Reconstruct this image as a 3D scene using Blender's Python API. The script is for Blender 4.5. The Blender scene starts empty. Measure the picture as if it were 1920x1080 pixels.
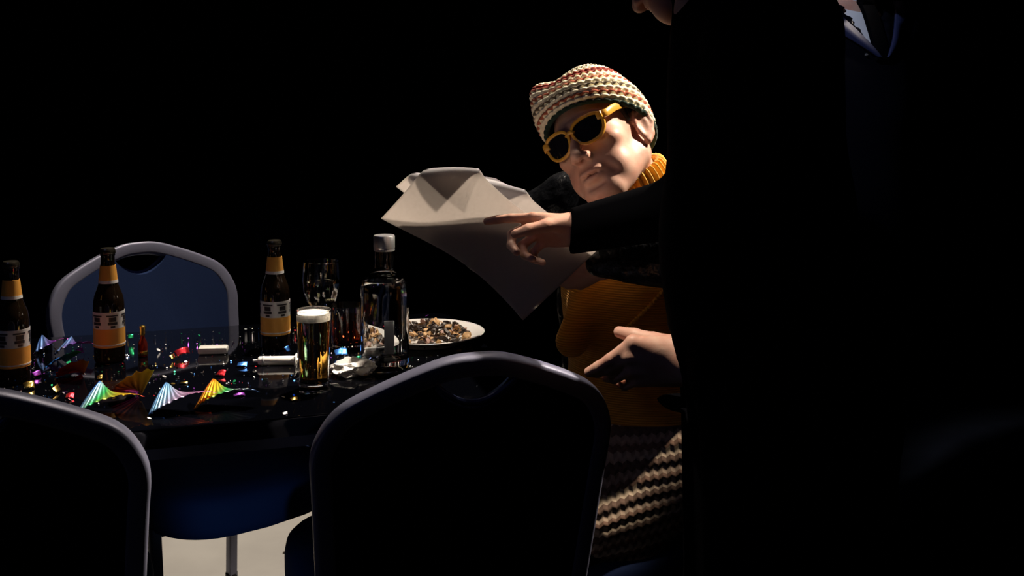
import bpy, bmesh, math, random
import numpy as np
from mathutils import Vector, Matrix

random.seed(7)
np.random.seed(7)
C = bpy.context.scene.collection
sc = bpy.context.scene

# ------------------------------------------------------------------ camera
CAM_H, FPX, PITCH, PPY = 1.34, 2200.0, math.radians(3.5), 265.6
cd = bpy.data.cameras.new('camera')
cam = bpy.data.objects.new('camera', cd)
C.objects.link(cam)
cam.location = (0, 0, CAM_H)
cam.rotation_euler = (math.pi / 2 - PITCH, 0, 0)
cd.sensor_width = 36.0
cd.lens = FPX / 1920 * 36
cd.shift_y = -(540 - PPY) / 1920
cd.clip_start = 0.05
sc.camera = cam

# ------------------------------------------------------------------ light
sc.view_settings.view_transform = 'Standard'
sc.view_settings.look = 'None'
sc.view_settings.gamma = 1.0
sc.view_settings.exposure = 0.0
sc.view_settings.use_curve_mapping = False
sc.cycles.use_denoising = True

w = bpy.data.worlds.new('dark_hall')
sc.world = w
w.use_nodes = True
w.node_tree.nodes['Background'].inputs[0].default_value = (0.25, 0.32, 0.75, 1)
w.node_tree.nodes['Background'].inputs[1].default_value = 0.02


def lamp(name, kind, loc, aim, power, col, size=0.05, angle=60, blend=0.4):
    ld = bpy.data.lights.new(name, kind)
    ld.energy = power
    ld.color = col
    if kind == 'SPOT':
        ld.spot_size = math.radians(angle)
        ld.spot_blend = blend
        ld.shadow_soft_size = size
    o = bpy.data.objects.new(name, ld)
    C.objects.link(o)
    o.location = loc
    o.rotation_euler = (Vector(aim) - Vector(loc)).to_track_quat('-Z', 'Y').to_euler()
    return o


WARM = (1.0, 0.86, 0.70)
lamp('stage_spot_man', 'SPOT', (2.4, 2.9, 3.7), (0.10, 2.14, 1.08), 1600, WARM, 0.08, 14.2, 0.35)
lamp('stage_spot_table', 'SPOT', (0.1, 3.4, 4.4), (-0.62, 2.65, 0.75), 860, WARM, 0.08, 34, 0.45)
lamp('added_hand_light', 'SPOT', (-0.6, 1.75, 4.5), (0.14, 1.71, 0.95), 800, WARM, 0.06, 5.5, 0.5)  # added narrow lamp that brightens only the drooping left hand
lamp('added_lapel_light', 'SPOT', (-1.6, -0.4, 4.3), (0.66, 2.5, 1.42), 420, (0.70, 0.78, 1.0), 0.10, 7, 0.5)  # added cool lamp so the suit's lapel and collar show
lamp('added_seat_light', 'SPOT', (-0.15, 0.6, 0.55), (-0.58, 2.45, 0.44), 30, (0.30, 0.58, 0.85), 0.05, 10.5, 0.8)  # added low lamp, lifts the navy seat under the table
lamp('added_blue_fill', 'SPOT', (-2.5, -0.8, 4.4), (-0.35, 1.8, 0.7), 18, (0.34, 0.42, 1.0), 0.20, 36, 0.6)  # added dim fill for fronts, since the drapes shut out the world light


# ------------------------------------------------------------------ helpers
def ray(px, py):
    xc, yc = (px - 960) / FPX, -(py - PPY) / FPX
    s, c = math.sin(PITCH), math.cos(PITCH)
    return Vector((xc, yc * s + c, yc * c - s))


def P(px, py, D):
    r = ray(px, py)
    return r * (D / r.y) + Vector((0, 0, CAM_H))


def PZ(px, py, z):
    r = ray(px, py)
    return r * ((z - CAM_H) / r.z) + Vector((0, 0, CAM_H))


MATS = {}


def mat(name, col, rough=0.6, metal=0.0, trans=0.0, ior=1.45, spec=0.5, bump=None, sheen=0.0, coat=0.0):
    m = bpy.data.materials.new(name)
    m.use_nodes = True
    nt = m.node_tree
    b = nt.nodes['Principled BSDF']
    b.inputs['Base Color'].default_value = (*col, 1)
    b.inputs['Roughness'].default_value = rough
    b.inputs['Metallic'].default_value = metal
    b.inputs['Transmission Weight'].default_value = trans
    b.inputs['IOR'].default_value = ior
    b.inputs['Specular IOR Level'].default_value = spec
    b.inputs['Sheen Weight'].default_value = sheen
    b.inputs['Coat Weight'].default_value = coat
    if bump:
        scale, strength, dist = bump
        n = nt.nodes.new('ShaderNodeTexNoise')
        n.inputs['Scale'].default_value = scale
        n.inputs['Detail'].default_value = 4
        tc = nt.nodes.new('ShaderNodeTexCoord')
        nt.links.new(tc.outputs['Object'], n.inputs['Vector'])
        bp = nt.nodes.new('ShaderNodeBump')
        bp.inputs['Strength'].default_value = strength
        bp.inputs['Distance'].default_value = dist
        nt.links.new(n.outputs['Fac'], bp.inputs['Height'])
        nt.links.new(bp.outputs['Normal'], b.inputs['Normal'])
    MATS[name] = m
    return m


def noise_color(m, c1, c2, scale, detail=4, lo=0.35, hi=0.65):
    nt = m.node_tree
    b = nt.nodes['Principled BSDF']
    tc = nt.nodes.new('ShaderNodeTexCoord')
    n = nt.nodes.new('ShaderNodeTexNoise')
    n.inputs['Scale'].default_value = scale
    n.inputs['Detail'].default_value = detail
    r = nt.nodes.new('ShaderNodeValToRGB')
    r.color_ramp.elements[0].position = lo
    r.color_ramp.elements[0].color = (*c1, 1)
    r.color_ramp.elements[1].position = hi
    r.color_ramp.elements[1].color = (*c2, 1)
    nt.links.new(tc.outputs['Object'], n.inputs['Vector'])
    nt.links.new(n.outputs['Fac'], r.inputs['Fac'])
    nt.links.new(r.outputs['Color'], b.inputs['Base Color'])
    return m


def obj(name, verts, faces, material, parent=None, smooth=True, uvs=None):
    me = bpy.data.meshes.new(name)
    me.from_pydata([tuple(v) for v in verts], [], faces)
    me.update()
    if smooth:
        me.polygons.foreach_set('use_smooth', [True] * len(me.polygons))
    if uvs is not None:
        ul = me.uv_layers.new(name='UVMap')
        li = np.zeros(len(me.loops), dtype=np.int32)
        me.loops.foreach_get('vertex_index', li)
        ul.data.foreach_set('uv', np.asarray(uvs, dtype=np.float32)[li].ravel())
    if material is not None:
        for mm in (material if isinstance(material, (list, tuple)) else [material]):
            me.materials.append(mm)
    o = bpy.data.objects.new(name, me)
    C.objects.link(o)
    if parent is not None:
        o.parent = parent
    return o


def empty(name, loc=(0, 0, 0), rz=0):
    o = bpy.data.objects.new(name, None)
    o.empty_display_size = 0.05
    C.objects.link(o)
    o.location = loc
    o.rotation_euler = (0, 0, rz)
    return o


def tag(o, label=None, cat=None, group=None, kind=None):
    if label: o['label'] = label
    if cat: o['category'] = cat
    if group: o['group'] = group
    if kind: o['kind'] = kind
    return o


def copy_tree(o, parent=None):
    c = o.copy()
    C.objects.link(c)
    if parent is not None:
        c.parent = parent
    for ch in list(o.children):
        copy_tree(ch, c)
    return c


class MB:
    """collects verts and faces of one mesh"""

    def __init__(s):
        s.v, s.f, s.mi = [], [], []

    def add(s, v, f, mi=0):
        o = len(s.v)
        s.v += [tuple(p) for p in v]
        s.f += [tuple(i + o for i in q) for q in f]
        s.mi += [mi] * len(f)

    def box(s, c, size, rz=0, R=None, bev=0.0):
        bm = bmesh.new()
        bmesh.ops.create_cube(bm, size=1.0)
        bmesh.ops.scale(bm, vec=size, verts=bm.verts)
        if bev > 0:
            bmesh.ops.bevel(bm, geom=bm.edges[:], offset=bev, segments=2, affect='EDGES', profile=0.5)
        M = (R if R is not None else Matrix.Rotation(rz, 3, 'Z'))
        bm.verts.index_update()
        s.add([M @ v.co + Vector(c) for v in bm.verts], [[v.index for v in f.verts] for f in bm.faces])
        bm.free()

    def lathe(s, prof, n=32, c=(0, 0, 0), R=None, cap=True):
        v, f = [], []
        R = R or Matrix.Identity(3)
        c = Vector(c)
        m = len(prof)
        for r, z in prof:
            for i in range(n):
                a = 2 * math.pi * i / n
                v.append(R @ Vector((r * math.cos(a), r * math.sin(a), z)) + c)
        for j in range(m - 1):
            for i in range(n):
                k = (i + 1) % n
                f.append((j * n + i, j * n + k, (j + 1) * n + k, (j + 1) * n + i))
        if cap:
            f.append(tuple(range(n))[::-1])
            f.append(tuple((m - 1) * n + i for i in range(n)))
        s.add(v, f)

    def tube(s, pts, r, n=10, closed=False, flat=None, up=None):
        """sweep an ellipse along pts; flat=(a,b) half sizes; up fixes the b axis"""
        pts = [Vector(p) for p in pts]
        m = len(pts)
        v, f = [], []
        prev = None
        for i, p in enumerate(pts):
            if closed:
                t = (pts[(i + 1) % m] - pts[i - 1]).normalized()
            else:
                t = (pts[min(i + 1, m - 1)] - pts[max(i - 1, 0)]).normalized()
            if up is not None:
                b = (Vector(up) - t * t.dot(Vector(up))).normalized()
            elif prev is None:
                q = Vector((0, 0, 1)) if abs(t.z) < 0.9 else Vector((1, 0, 0))
                b = (q - t * t.dot(q)).normalized()
            else:
                b = (prev - t * t.dot(prev)).normalized()
            prev = b
            a = t.cross(b)
            rr = r[i] if isinstance(r, (list, tuple)) else r
            ra, rb = flat if flat else (rr, rr)
            for k in range(n):
                g = 2 * math.pi * k / n
                ca, sb = math.cos(g), math.sin(g)
                if flat:
                    ca = math.copysign(abs(ca) ** 0.4, ca)
                    sb = math.copysign(abs(sb) ** 0.4, sb)
                v.append(p + a * ra * ca + b * rb * sb)
        for i in range(m if closed else m - 1):
            j = (i + 1) % m
            for k in range(n):
                l = (k + 1) % n
                f.append((i * n + k, i * n + l, j * n + l, j * n + k))
        if not closed:
            f.append(tuple(range(n))[::-1])
            f.append(tuple((m - 1) * n + k for k in range(n)))
        s.add(v, f)

    def build(s, name, material, parent=None, smooth=True, autosmooth=True):
        o = obj(name, s.v, s.f, material, parent, smooth)
        o.data.polygons.foreach_set('material_index', s.mi)
        bm = bmesh.new()
        bm.from_mesh(o.data)
        bmesh.ops.recalc_face_normals(bm, faces=bm.faces)
        if autosmooth:
            for e in bm.edges:
                if len(e.link_faces) == 2 and e.calc_face_angle(0) > math.radians(38):
                    e.smooth = False
        bm.to_mesh(o.data)
        bm.free()
        return o


# --------------------------------------------------------------- distance fields for bodies and cloth
class SDF:
    def __init__(s):
        s.ops = []

    def cone(s, a, b, r1, r2=None, k=0.02, sub=False):
        a, b = np.array(a, float), np.array(b, float)
        r2 = r1 if r2 is None else r2
        L = np.linalg.norm(b - a)
        s.ops.append(('c', (a, b, r1, r2), (a + b) / 2, L / 2 + max(r1, r2), k, sub))

    def chain(s, pts, rs, k=0.02):
        for i in range(len(pts) - 1):
            s.cone(pts[i], pts[i + 1], rs[i], rs[i + 1], k)

    def ell(s, c, r, k=0.02, R=None, sub=False):
        R = np.eye(3) if R is None else np.array(R, float)
        s.ops.append(('e', (np.array(c, float), np.array(r, float), R), np.array(c, float), max(r), k, sub))

    def box(s, c, h, rad=0.005, k=0.005, R=None, sub=False):
        R = np.eye(3) if R is None else np.array(R, float)
        s.ops.append(('b', (np.array(c, float), np.array(h, float), R, rad), np.array(c, float),
                      float(np.linalg.norm(h)) + rad, k, sub))

    def plane(s, p, n, k=0.004):
        """cut away everything on the side n points to"""
        s.ops.append(('p', (np.array(p, float), np.array(n, float) / np.linalg.norm(n)), np.array(p, float), 99, k, True))

    @staticmethod
    def prim(kind, a, X):
        if kind == 'c':
            p, q, r1, r2 = a
            d = q - p
            t = np.clip(((X - p) @ d) / max(d @ d, 1e-9), 0, 1)
            return np.linalg.norm(X - p - t[:, None] * d, axis=1) - (r1 + (r2 - r1) * t)
        if kind == 'e':
            c, r, R = a
            Y = (X - c) @ R.T
            k0 = np.linalg.norm(Y / r, axis=1)
            k1 = np.linalg.norm(Y / (r * r), axis=1)
            return np.where(k1 < 1e-9, -min(r), k0 * (k0 - 1) / np.maximum(k1, 1e-9))
        if kind == 'b':
            c, h, R, rad = a
            q = np.abs((X - c) @ R.T) - h
            return np.linalg.norm(np.maximum(q, 0), axis=1) + np.minimum(q.max(axis=1), 0) - rad
        if kind == 'p':
            p, n = a
            return -((X - p) @ n)

    def ev(s, X, margin=None):
        d = np.full(len(X), 1.0)
        for kind, a, c, rad, k, sub in s.ops:
            if margin is not None and rad < 50:
                m = ((X - c) ** 2).sum(axis=1) < (rad + margin + k) ** 2
                if not m.any():
                    continue
                x = X[m]
                q = SDF.prim(kind, a, x)
                d0 = d[m]
            else:
                m = None
                q = SDF.prim(kind, a, X)
                d0 = d
            if sub:
                h = np.clip(k - np.abs(-q - d0), 0, None) / k
                r = np.maximum(d0, -q) + h * h * k * 0.25
            else:
                h = np.clip(k - np.abs(q - d0), 0, None) / k
                r = np.minimum(d0, q) - h * h * k * 0.25
            if m is None:
                d = r
            else:
                d[m] = r
        return d

    def mesh(s, lo, hi, h):
        lo, hi = np.array(lo, float), np.array(hi, float)
        n = np.ceil((hi - lo) / (4 * h)).astype(int) + 1
        ax = [lo[i] + 4 * h * np.arange(n[i]) for i in range(3)]
        G = np.stack(np.meshgrid(*ax, indexing='ij'), -1).reshape(-1, 3)
        cv = s.ev(G).reshape(n)
        N = 4 * (n - 1) + 1
        idx = [np.minimum((np.arange(N[i]) + 2) // 4, n[i] - 1) for i in range(3)]
        V = cv[np.ix_(*idx)].astype(np.float32)
        near = np.abs(V) < 4 * h * 1.35
        ii = np.argwhere(near)
        for st in range(0, len(ii), 400000):
            q = ii[st:st + 400000]
            V[q[:, 0], q[:, 1], q[:, 2]] = s.ev(lo + q * h, margin=6 * h)
        return surface_nets(V, lo, h)

    def hit(s, px, py, D0, D1=None):
        """first surface point along the pixel's ray from distance D0"""
        o = np.array((0, 0, CAM_H))
        r = np.array(ray(px, py))
        t = D0 / r[1]
        for _ in range(120):
            d = s.ev((o + r * t)[None])[0]
            if d < 0.0004:
                break
            t += d * 0.7
            if D1 and t * r[1] > D1:
                return None
        return Vector(o + r * t)


def surface_nets(V, lo, h):
    ins = V < 0
    nx, ny, nz = V.shape
    cnt = np.zeros((nx - 1, ny - 1, nz - 1), np.int8)
    off = [(i, j, k) for i in (0, 1) for j in (0, 1) for k in (0, 1)]
    for i, j, k in off:
        cnt += ins[i:nx - 1 + i, j:ny - 1 + j, k:nz - 1 + k]
    act = np.argwhere((cnt > 0) & (cnt < 8))
    cid = np.full(cnt.shape, -1, np.int32)
    cid[act[:, 0], act[:, 1], act[:, 2]] = np.arange(len(act))
    acc = np.zeros((len(act), 3))
    num = np.zeros(len(act))
    for a in off:
        for b in off:
            if sum(abs(a[t] - b[t]) for t in range(3)) != 1 or a > b:
                continue
            v0 = V[act[:, 0] + a[0], act[:, 1] + a[1], act[:, 2] + a[2]]
            v1 = V[act[:, 0] + b[0], act[:, 1] + b[1], act[:, 2] + b[2]]
            m = (v0 < 0) != (v1 < 0)
            t = np.where(m, v0 / np.where(m, v0 - v1, 1), 0)
            p = np.array(a) + t[:, None] * (np.array(b) - np.array(a))
            acc[m] += p[m]
            num[m] += 1
    verts = lo + h * (act + acc / num[:, None])
    faces = []
    for axis in range(3):
        sl0 = [slice(None)] * 3
        sl1 = [slice(None)] * 3
        sl0[axis] = slice(0, -1)
        sl1[axis] = slice(1, None)
        a, b = ins[tuple(sl0)], ins[tuple(sl1)]
        e = np.argwhere(a != b)
        u, v = [(1, 2), (2, 0), (0, 1)][axis]
        ok = (e[:, u] > 0) & (e[:, v] > 0) & (e[:, u] < V.shape[u] - 1) & (e[:, v] < V.shape[v] - 1)
        e = e[ok]
        c = []
        for du, dv in ((-1, -1), (0, -1), (0, 0), (-1, 0)):
            q = e.copy()
            q[:, u] += du
            q[:, v] += dv
            c.append(cid[q[:, 0], q[:, 1], q[:, 2]])
        F = np.stack(c, 1)
        fl = ~a[e[:, 0], e[:, 1], e[:, 2]]
        F[fl] = F[fl][:, ::-1]
        faces.append(F)
    return verts, np.concatenate(faces)


def sdf_obj(name, sdf, lo, hi, h, material, parent=None):
    v, f = sdf.mesh(lo, hi, h)
    me = bpy.data.meshes.new(name)
    me.vertices.add(len(v))
    me.vertices.foreach_set('co', v.astype(np.float32).ravel())
    me.loops.add(len(f) * 4)
    me.loops.foreach_set('vertex_index', f.astype(np.int32).ravel())
    me.polygons.add(len(f))
    me.polygons.foreach_set('loop_start', np.arange(0, len(f) * 4, 4, dtype=np.int32))
    me.update(calc_edges=True)
    me.validate()
    me.polygons.foreach_set('use_smooth', [True] * len(me.polygons))
    for mm in (material if isinstance(material, (list, tuple)) else [material]):
        me.materials.append(mm)
    o = bpy.data.objects.new(name, me)
    C.objects.link(o)
    if parent is not None:
        o.parent = parent
    return o


def frame(F, L):
    F = Vector(F).normalized()
    L = Vector(L)
    L = (L - F * F.dot(L)).normalized()
    U = F.cross(L)
    return F, L, U


# ------------------------------------------------------------------ materials
M_floor = noise_color(mat('black_stage_floor', (0.02, 0.02, 0.022), 0.6, spec=0.2), (0.016, 0.016, 0.02), (0.026, 0.026, 0.03), 5.0)
M_litfloor = noise_color(mat('pale_lit_floor', (0.6, 0.55, 0.5), 0.6), (0.37, 0.36, 0.345), (0.43, 0.42, 0.40), 4.0)  # pale tone only where the pool of light falls on the floor
M_wall = mat('black_drape', (0.006, 0.006, 0.008), 0.95, spec=0.05)
M_table = mat('black_gloss_table_cover', (0.0012, 0.0014, 0.0026), 0.06, spec=0.5)
M_tmetal = mat('table_steel', (0.12, 0.12, 0.14), 0.4, 0.8)
M_fab = mat('navy_chair_fabric', (0.007, 0.019, 0.07), 0.85, bump=(900, 0.25, 0.001), spec=0.2)
M_fabback = mat('black_chair_backing', (0.004, 0.004, 0.006), 0.9, spec=0.05)
M_frame = mat('grey_enamel_frame', (0.150, 0.155, 0.225), 0.42, 0.25, bump=(350, 0.12, 0.001))
M_pipe = mat('navy_piping', (0.03, 0.05, 0.15), 0.5)
M_rubber = mat('black_rubber', (0.01, 0.01, 0.01), 0.7)
M_skin = mat('skin', (0.62, 0.36, 0.27), 0.48, spec=0.4, bump=(420, 0.15, 0.0008))
noise_color(M_skin, (0.58, 0.30, 0.22), (0.66, 0.41, 0.31), 28)
M_skin.node_tree.nodes['Principled BSDF'].inputs['Subsurface Weight'].default_value = 0.12
M_skin.node_tree.nodes['Principled BSDF'].inputs['Subsurface Radius'].default_value = (0.012, 0.005, 0.003)
M_skin.node_tree.nodes['Principled BSDF'].inputs['Subsurface Scale'].default_value = 0.6
M_black = mat('black_wool', (0.0018, 0.0018, 0.0026), 0.95, spec=0.02)
M_suit = mat('dark_navy_suit', (0.0022, 0.0024, 0.005), 0.95, spec=0.02)
M_lapel = mat('navy_satin', (0.02, 0.025, 0.07), 0.35, spec=0.5)
M_shirt = mat('white_cotton', (0.8, 0.8, 0.82), 0.8)
M_leather = mat('black_leather', (0.004, 0.0045, 0.006), 0.30, spec=0.38, bump=(26, 0.9, 0.012))
M_hair = mat('dark_hair', (0.02, 0.013, 0.01), 0.6)
M_trouser = mat('black_trousers', (0.0018, 0.0018, 0.0024), 0.95, spec=0.02)
M_shoe = mat('black_shoe', (0.008, 0.008, 0.009), 0.3)
M_amber = mat('amber_acetate', (0.85, 0.44, 0.06), 0.22, trans=0.25, coat=0.4)
M_lens = mat('dark_lens', (0.006, 0.006, 0.01), 0.05, spec=0.6)
M_glass = mat('clear_glass', (0.97, 0.98, 0.98), 0.0, trans=1.0, ior=1.48)
M_spirit = mat('clear_spirit', (0.97, 0.98, 0.98), 0.0, trans=1.0, ior=1.35)
M_wine = mat('pale_wine', (0.95, 0.93, 0.72), 0.0, trans=1.0, ior=1.34)
M_beer = mat('amber_beer', (0.93, 0.47, 0.08), 0.0, trans=1.0, ior=1.34)
M_red = mat('dark_red_drink', (0.62, 0.10, 0.03), 0.0, trans=1.0, ior=1.34)
M_foam = mat('beer_foam', (0.9, 0.84, 0.74), 0.9, bump=(300, 0.3, 0.001))
M_brown = mat('dark_brown_glass', (0.012, 0.007, 0.004), 0.06, spec=0.6)
M_lorange = mat('orange_label', (0.74, 0.35, 0.06), 0.55)
M_lwhite = mat('white_label', (0.66, 0.65, 0.66), 0.55)
M_ldark = mat('dark_label_print', (0.02, 0.02, 0.03), 0.5)
M_silver = mat('silver_cap', (0.62, 0.62, 0.64), 0.32, 0.9)
M_gold = mat('gold_foil', (0.85, 0.58, 0.16), 0.25, 1.0)
M_plate = mat('white_china', (0.72, 0.70, 0.68), 0.2, coat=0.3)
M_plastic = mat('white_plastic', (0.82, 0.80, 0.76), 0.35)
M_tissue = mat('white_tissue', (0.85, 0.82, 0.80), 0.9)
M_redfoil = mat('red_foil', (0.85, 0.04, 0.06), 0.38, 0.9)
M_bluefoil = mat('blue_foil', (0.08, 0.30, 0.95), 0.38, 0.9)
M_greenfoil = mat('green_foil', (0.05, 0.75, 0.30), 0.38, 0.9)
M_violetfoil = mat('violet_foil', (0.55, 0.12, 0.85), 0.38, 0.9)
M_silverfoil = mat('silver_foil', (0.85, 0.85, 0.9), 0.36, 1.0)
M_grey = mat('grey_back_label', (0.5, 0.5, 0.53), 0.6)


def rainbow_mat(name, stops, rough=0.36):
    m = mat(name, (1, 1, 1), rough, 0.85)
    nt = m.node_tree
    uv = nt.nodes.new('ShaderNodeUVMap')
    sp = nt.nodes.new('ShaderNodeSeparateXYZ')
    r = nt.nodes.new('ShaderNodeValToRGB')
    cr = r.color_ramp
    cr.elements[0].position, cr.elements[0].color = stops[0][0], (*stops[0][1], 1)
    cr.elements[1].position, cr.elements[1].color = stops[-1][0], (*stops[-1][1], 1)
    for p, c in stops[1:-1]:
        e = cr.elements.new(p)
        e.color = (*c, 1)
    nt.links.new(uv.outputs['UV'], sp.inputs[0])
    nt.links.new(sp.outputs['X'], r.inputs['Fac'])
    nt.links.new(r.outputs['Color'], nt.nodes['Principled BSDF'].inputs['Base Color'])
    return m


R_, O_, Y_, G_, B_, V_, K_ = (.9, .03, .05), (.95, .35, .03), (.95, .8, .05), (.05, .75, .2), (.05, .25, .95), (.45, .08, .8), (.95, .15, .6)
M_rainbow = rainbow_mat('rainbow_foil', [(0, V_), (.2, B_), (.4, (.5, .9, .95)), (.55, G_), (.75, Y_), (.9, O_), (1, R_)])
M_pinkblue = rainbow_mat('pink_blue_foil', [(0, B_), (.4, (.35, .7, 1)), (.65, (.9, .65, 1)), (1, K_)])
M_purple = rainbow_mat('purple_foil', [(0, B_), (.4, (.3, .5, 1)), (.7, V_), (1, K_)])
M_redgreen = rainbow_mat('red_green_foil', [(0, R_), (.3, O_), (.5, Y_), (.65, G_), (.82, (.8, .95, 1)), (1, B_)])


def knit_material(name, base, dark, kx, kz, strength=0.6, dist=0.004):
    m = mat(name, base, 0.85, spec=0.15, sheen=0.15)
    nt = m.node_tree
    b = nt.nodes['Principled BSDF']
    tc = nt.nodes.new('ShaderNodeTexCoord')
    w1 = nt.nodes.new('ShaderNodeTexWave')
    w1.wave_type, w1.bands_direction = 'BANDS', 'Z'
    w1.inputs['Scale'].default_value = kz
    w1.inputs['Distortion'].default_value = 0.6
    w1.inputs['Detail Scale'].default_value = 2.0
    w2 = nt.nodes.new('ShaderNodeTexWave')
    w2.wave_type, w2.bands_direction = 'BANDS', 'X'
    w2.inputs['Scale'].default_value = kx
    w2.inputs['Distortion'].default_value = 0.8
    nt.links.new(tc.outputs['Object'], w1.inputs['Vector'])
    nt.links.new(tc.outputs['Object'], w2.inputs['Vector'])
    ad = nt.nodes.new('ShaderNodeMath')
    ad.operation = 'ADD'
    nt.links.new(w1.outputs['Fac'], ad.inputs[0])
    nt.links.new(w2.outputs['Fac'], ad.inputs[1])
    mx = nt.nodes.new('ShaderNodeMix')
    mx.data_type = 'RGBA'
    mx.inputs[6].default_value = (*dark, 1)
    mx.inputs[7].default_value = (*base, 1)
    nt.links.new(w1.outputs['Fac'], mx.inputs[0])
    nt.links.new(mx.outputs[2], b.inputs['Base Color'])
    bp = nt.nodes.new('ShaderNodeBump')
    bp.inputs['Strength'].default_value = strength
    bp.inputs['Distance'].default_value = dist
    nt.links.new(ad.outputs[0], bp.inputs['Height'])
    nt.links.new(bp.outputs['Normal'], b.inputs['Normal'])
    return m


M_sweater = knit_material('mustard_cable_knit', (0.80, 0.36, 0.04), (0.62, 0.25, 0.02), 6.0, 70.0, 0.45, .003)
M_collar = mat('mustard_rib', (0.88, 0.48, 0.07), 0.8, sheen=0.1)


def stripe_knit(name):
    """striped crochet with a zigzag edge, in object space"""
    m = mat(name, (0.5, 0.4, 0.3), 0.9, spec=0.1)
    nt = m.node_tree
    b = nt.nodes['Principled BSDF']
    tc = nt.nodes.new('ShaderNodeTexCoord')
    sp = nt.nodes.new('ShaderNodeSeparateXYZ')
    nt.links.new(tc.outputs['Object'], sp.inputs[0])

    def math_(op, a, bb):
        n = nt.nodes.new('ShaderNodeMath')
        n.operation = op
        for i, q in enumerate((a, bb)):
            if isinstance(q, (int, float)):
                n.inputs[i].default_value = q
            elif q is not None:
                nt.links.new(q, n.inputs[i])
        return n.outputs[0]

    zz = math_('PINGPONG', math_('ADD', sp.outputs['X'], 2.0), 0.008)
    z = math_('ADD', math_('ADD', sp.outputs['Z'], math_('MULTIPLY', zz, 0.55)), math_('MULTIPLY', sp.outputs['X'], -0.10))
    fr = math_('FRACT', math_('MULTIPLY', z, 20.0), None)
    r = nt.nodes.new('ShaderNodeValToRGB')
    cr = r.color_ramp
    cr.interpolation = 'CONSTANT'
    cr.elements[0].position, cr.elements[0].color = 0, (0.12, 0.075, 0.055, 1)
    cr.elements[1].position, cr.elements[1].color = 0.28, (0.40, 0.31, 0.22, 1)
    for p, c in ((0.55, (0.17, 0.10, 0.07)), (0.75, (0.34, 0.25, 0.18))):
        e = cr.elements.new(p)
        e.color = (*c, 1)
    nt.links.new(fr, r.inputs['Fac'])
    nt.links.new(r.outputs['Color'], b.inputs['Base Color'])
    bp = nt.nodes.new('ShaderNodeBump')
    bp.inputs['Strength'].default_value = 0.8
    bp.inputs['Distance'].default_value = 0.004
    s1 = math_('SINE', math_('MULTIPLY', z, 2 * math.pi * 40), None)
    nt.links.new(s1, bp.inputs['Height'])
    nt.links.new(bp.outputs['Normal'], b.inputs['Normal'])
    return m


M_stripe = stripe_knit('striped_crochet')

mpaper = bpy.data.materials.new('white_paper')
mpaper.use_nodes = True
nt = mpaper.node_tree
nt.nodes.remove(nt.nodes['Principled BSDF'])
df, tl, mixs = nt.nodes.new('ShaderNodeBsdfDiffuse'), nt.nodes.new('ShaderNodeBsdfTranslucent'), nt.nodes.new('ShaderNodeMixShader')
df.inputs[0].default_value = (0.42, 0.42, 0.45, 1)
tl.inputs[0].default_value = (0.76, 0.71, 0.67, 1)
mixs.inputs[0].default_value = 0.50
nt.links.new(df.outputs[0], mixs.inputs[1])
nt.links.new(tl.outputs[0], mixs.inputs[2])
nt.links.new(mixs.outputs[0], nt.nodes['Material Output'].inputs[0])
M_paper = mpaper

# ------------------------------------------------------------------ room
RX0, RX1, RY0, RY1, RZ = -4.5, 4.5, -1.5, 7.0, 5.2


def slab(name, c, size, m):
    b = MB()
    b.box(c, size)
    o = b.build(name, m, smooth=False)
    return tag(o, kind='structure')


slab('floor', (0, (RY0 + RY1) / 2, -0.05), (RX1 - RX0, RY1 - RY0, 0.1), M_floor)
slab('ceiling', (0, (RY0 + RY1) / 2, RZ + 0.05), (RX1 - RX0, RY1 - RY0, 0.1), M_wall)


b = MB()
b.box((-1.35, 3.55, .0015), (2.3, 1.3, .003), bev=.001)  # thin sheet added as the lit pool, the floor around stays black
tag(b.build('lit_floor_patch', M_litfloor, smooth=False), 'pale patch standing in for the lit floor under the far navy chair', 'lit floor patch')


def drape(name, a, b_, depth=0.05, n=260):
    """pleated black drape wall from a to b_"""
    a, b_ = Vector(a), Vector(b_)
    t = (b_ - a).normalized()
    nn = Vector((-t.y, t.x, 0))
    L = (b_ - a).length
    v, f = [], []
    for side in (0, 1):
        for i in range(n + 1):
            s = L * i / n
            d = depth * math.sin(s * 2 * math.pi / 0.28) * (0.7 + 0.3 * math.sin(s * 3.1)) + (0.12 if side else 0)
            p = a + t * s + nn * d
            v += [(p.x, p.y, 0), (p.x, p.y, RZ)]
    o = 2 * (n + 1)
    for i in range(n):
        f.append((2 * i, 2 * i + 2, 2 * i + 3, 2 * i + 1))
        f.append((o + 2 * i, o + 2 * i + 1, o + 2 * i + 3, o + 2 * i + 2))
    q = obj(name, v, f, M_wall)
    return tag(q, kind='structure')


drape('wall_back', (RX0, RY1 - 0.2, 0), (RX1, RY1 - 0.2, 0))
drape('wall_left', (RX0 + 0.15, RY0, 0), (RX0 + 0.15, RY1, 0))
drape('wall_right', (RX1 - 0.15, RY1, 0), (RX1 - 0.15, RY0, 0))
drape('wall_front', (RX1, RY0 + 0.2, 0), (RX0, RY0 + 0.2, 0))

# ------------------------------------------------------------------ table
TZ = 0.75
PHI = math.radians(17.5)
tx, tn = Vector((math.cos(PHI), math.sin(PHI), 0)), Vector((-math.sin(PHI), math.cos(PHI), 0))
near0 = PZ(303, 803, TZ)
near0.z = 0
end_pt = PZ(905, 655, TZ)
end_pt.z = 0
t_end = (end_pt - near0).dot(tx) + 0.02
TW, TL = 0.765, 1.83
corner = near0 + tx * t_end
tc_ = corner - tx * (TL / 2) + tn * (TW / 2)
table = tag(empty('folding_table', tc_, PHI), 'long folding table under a glossy black cover strewn with foil confetti', 'table')


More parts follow.
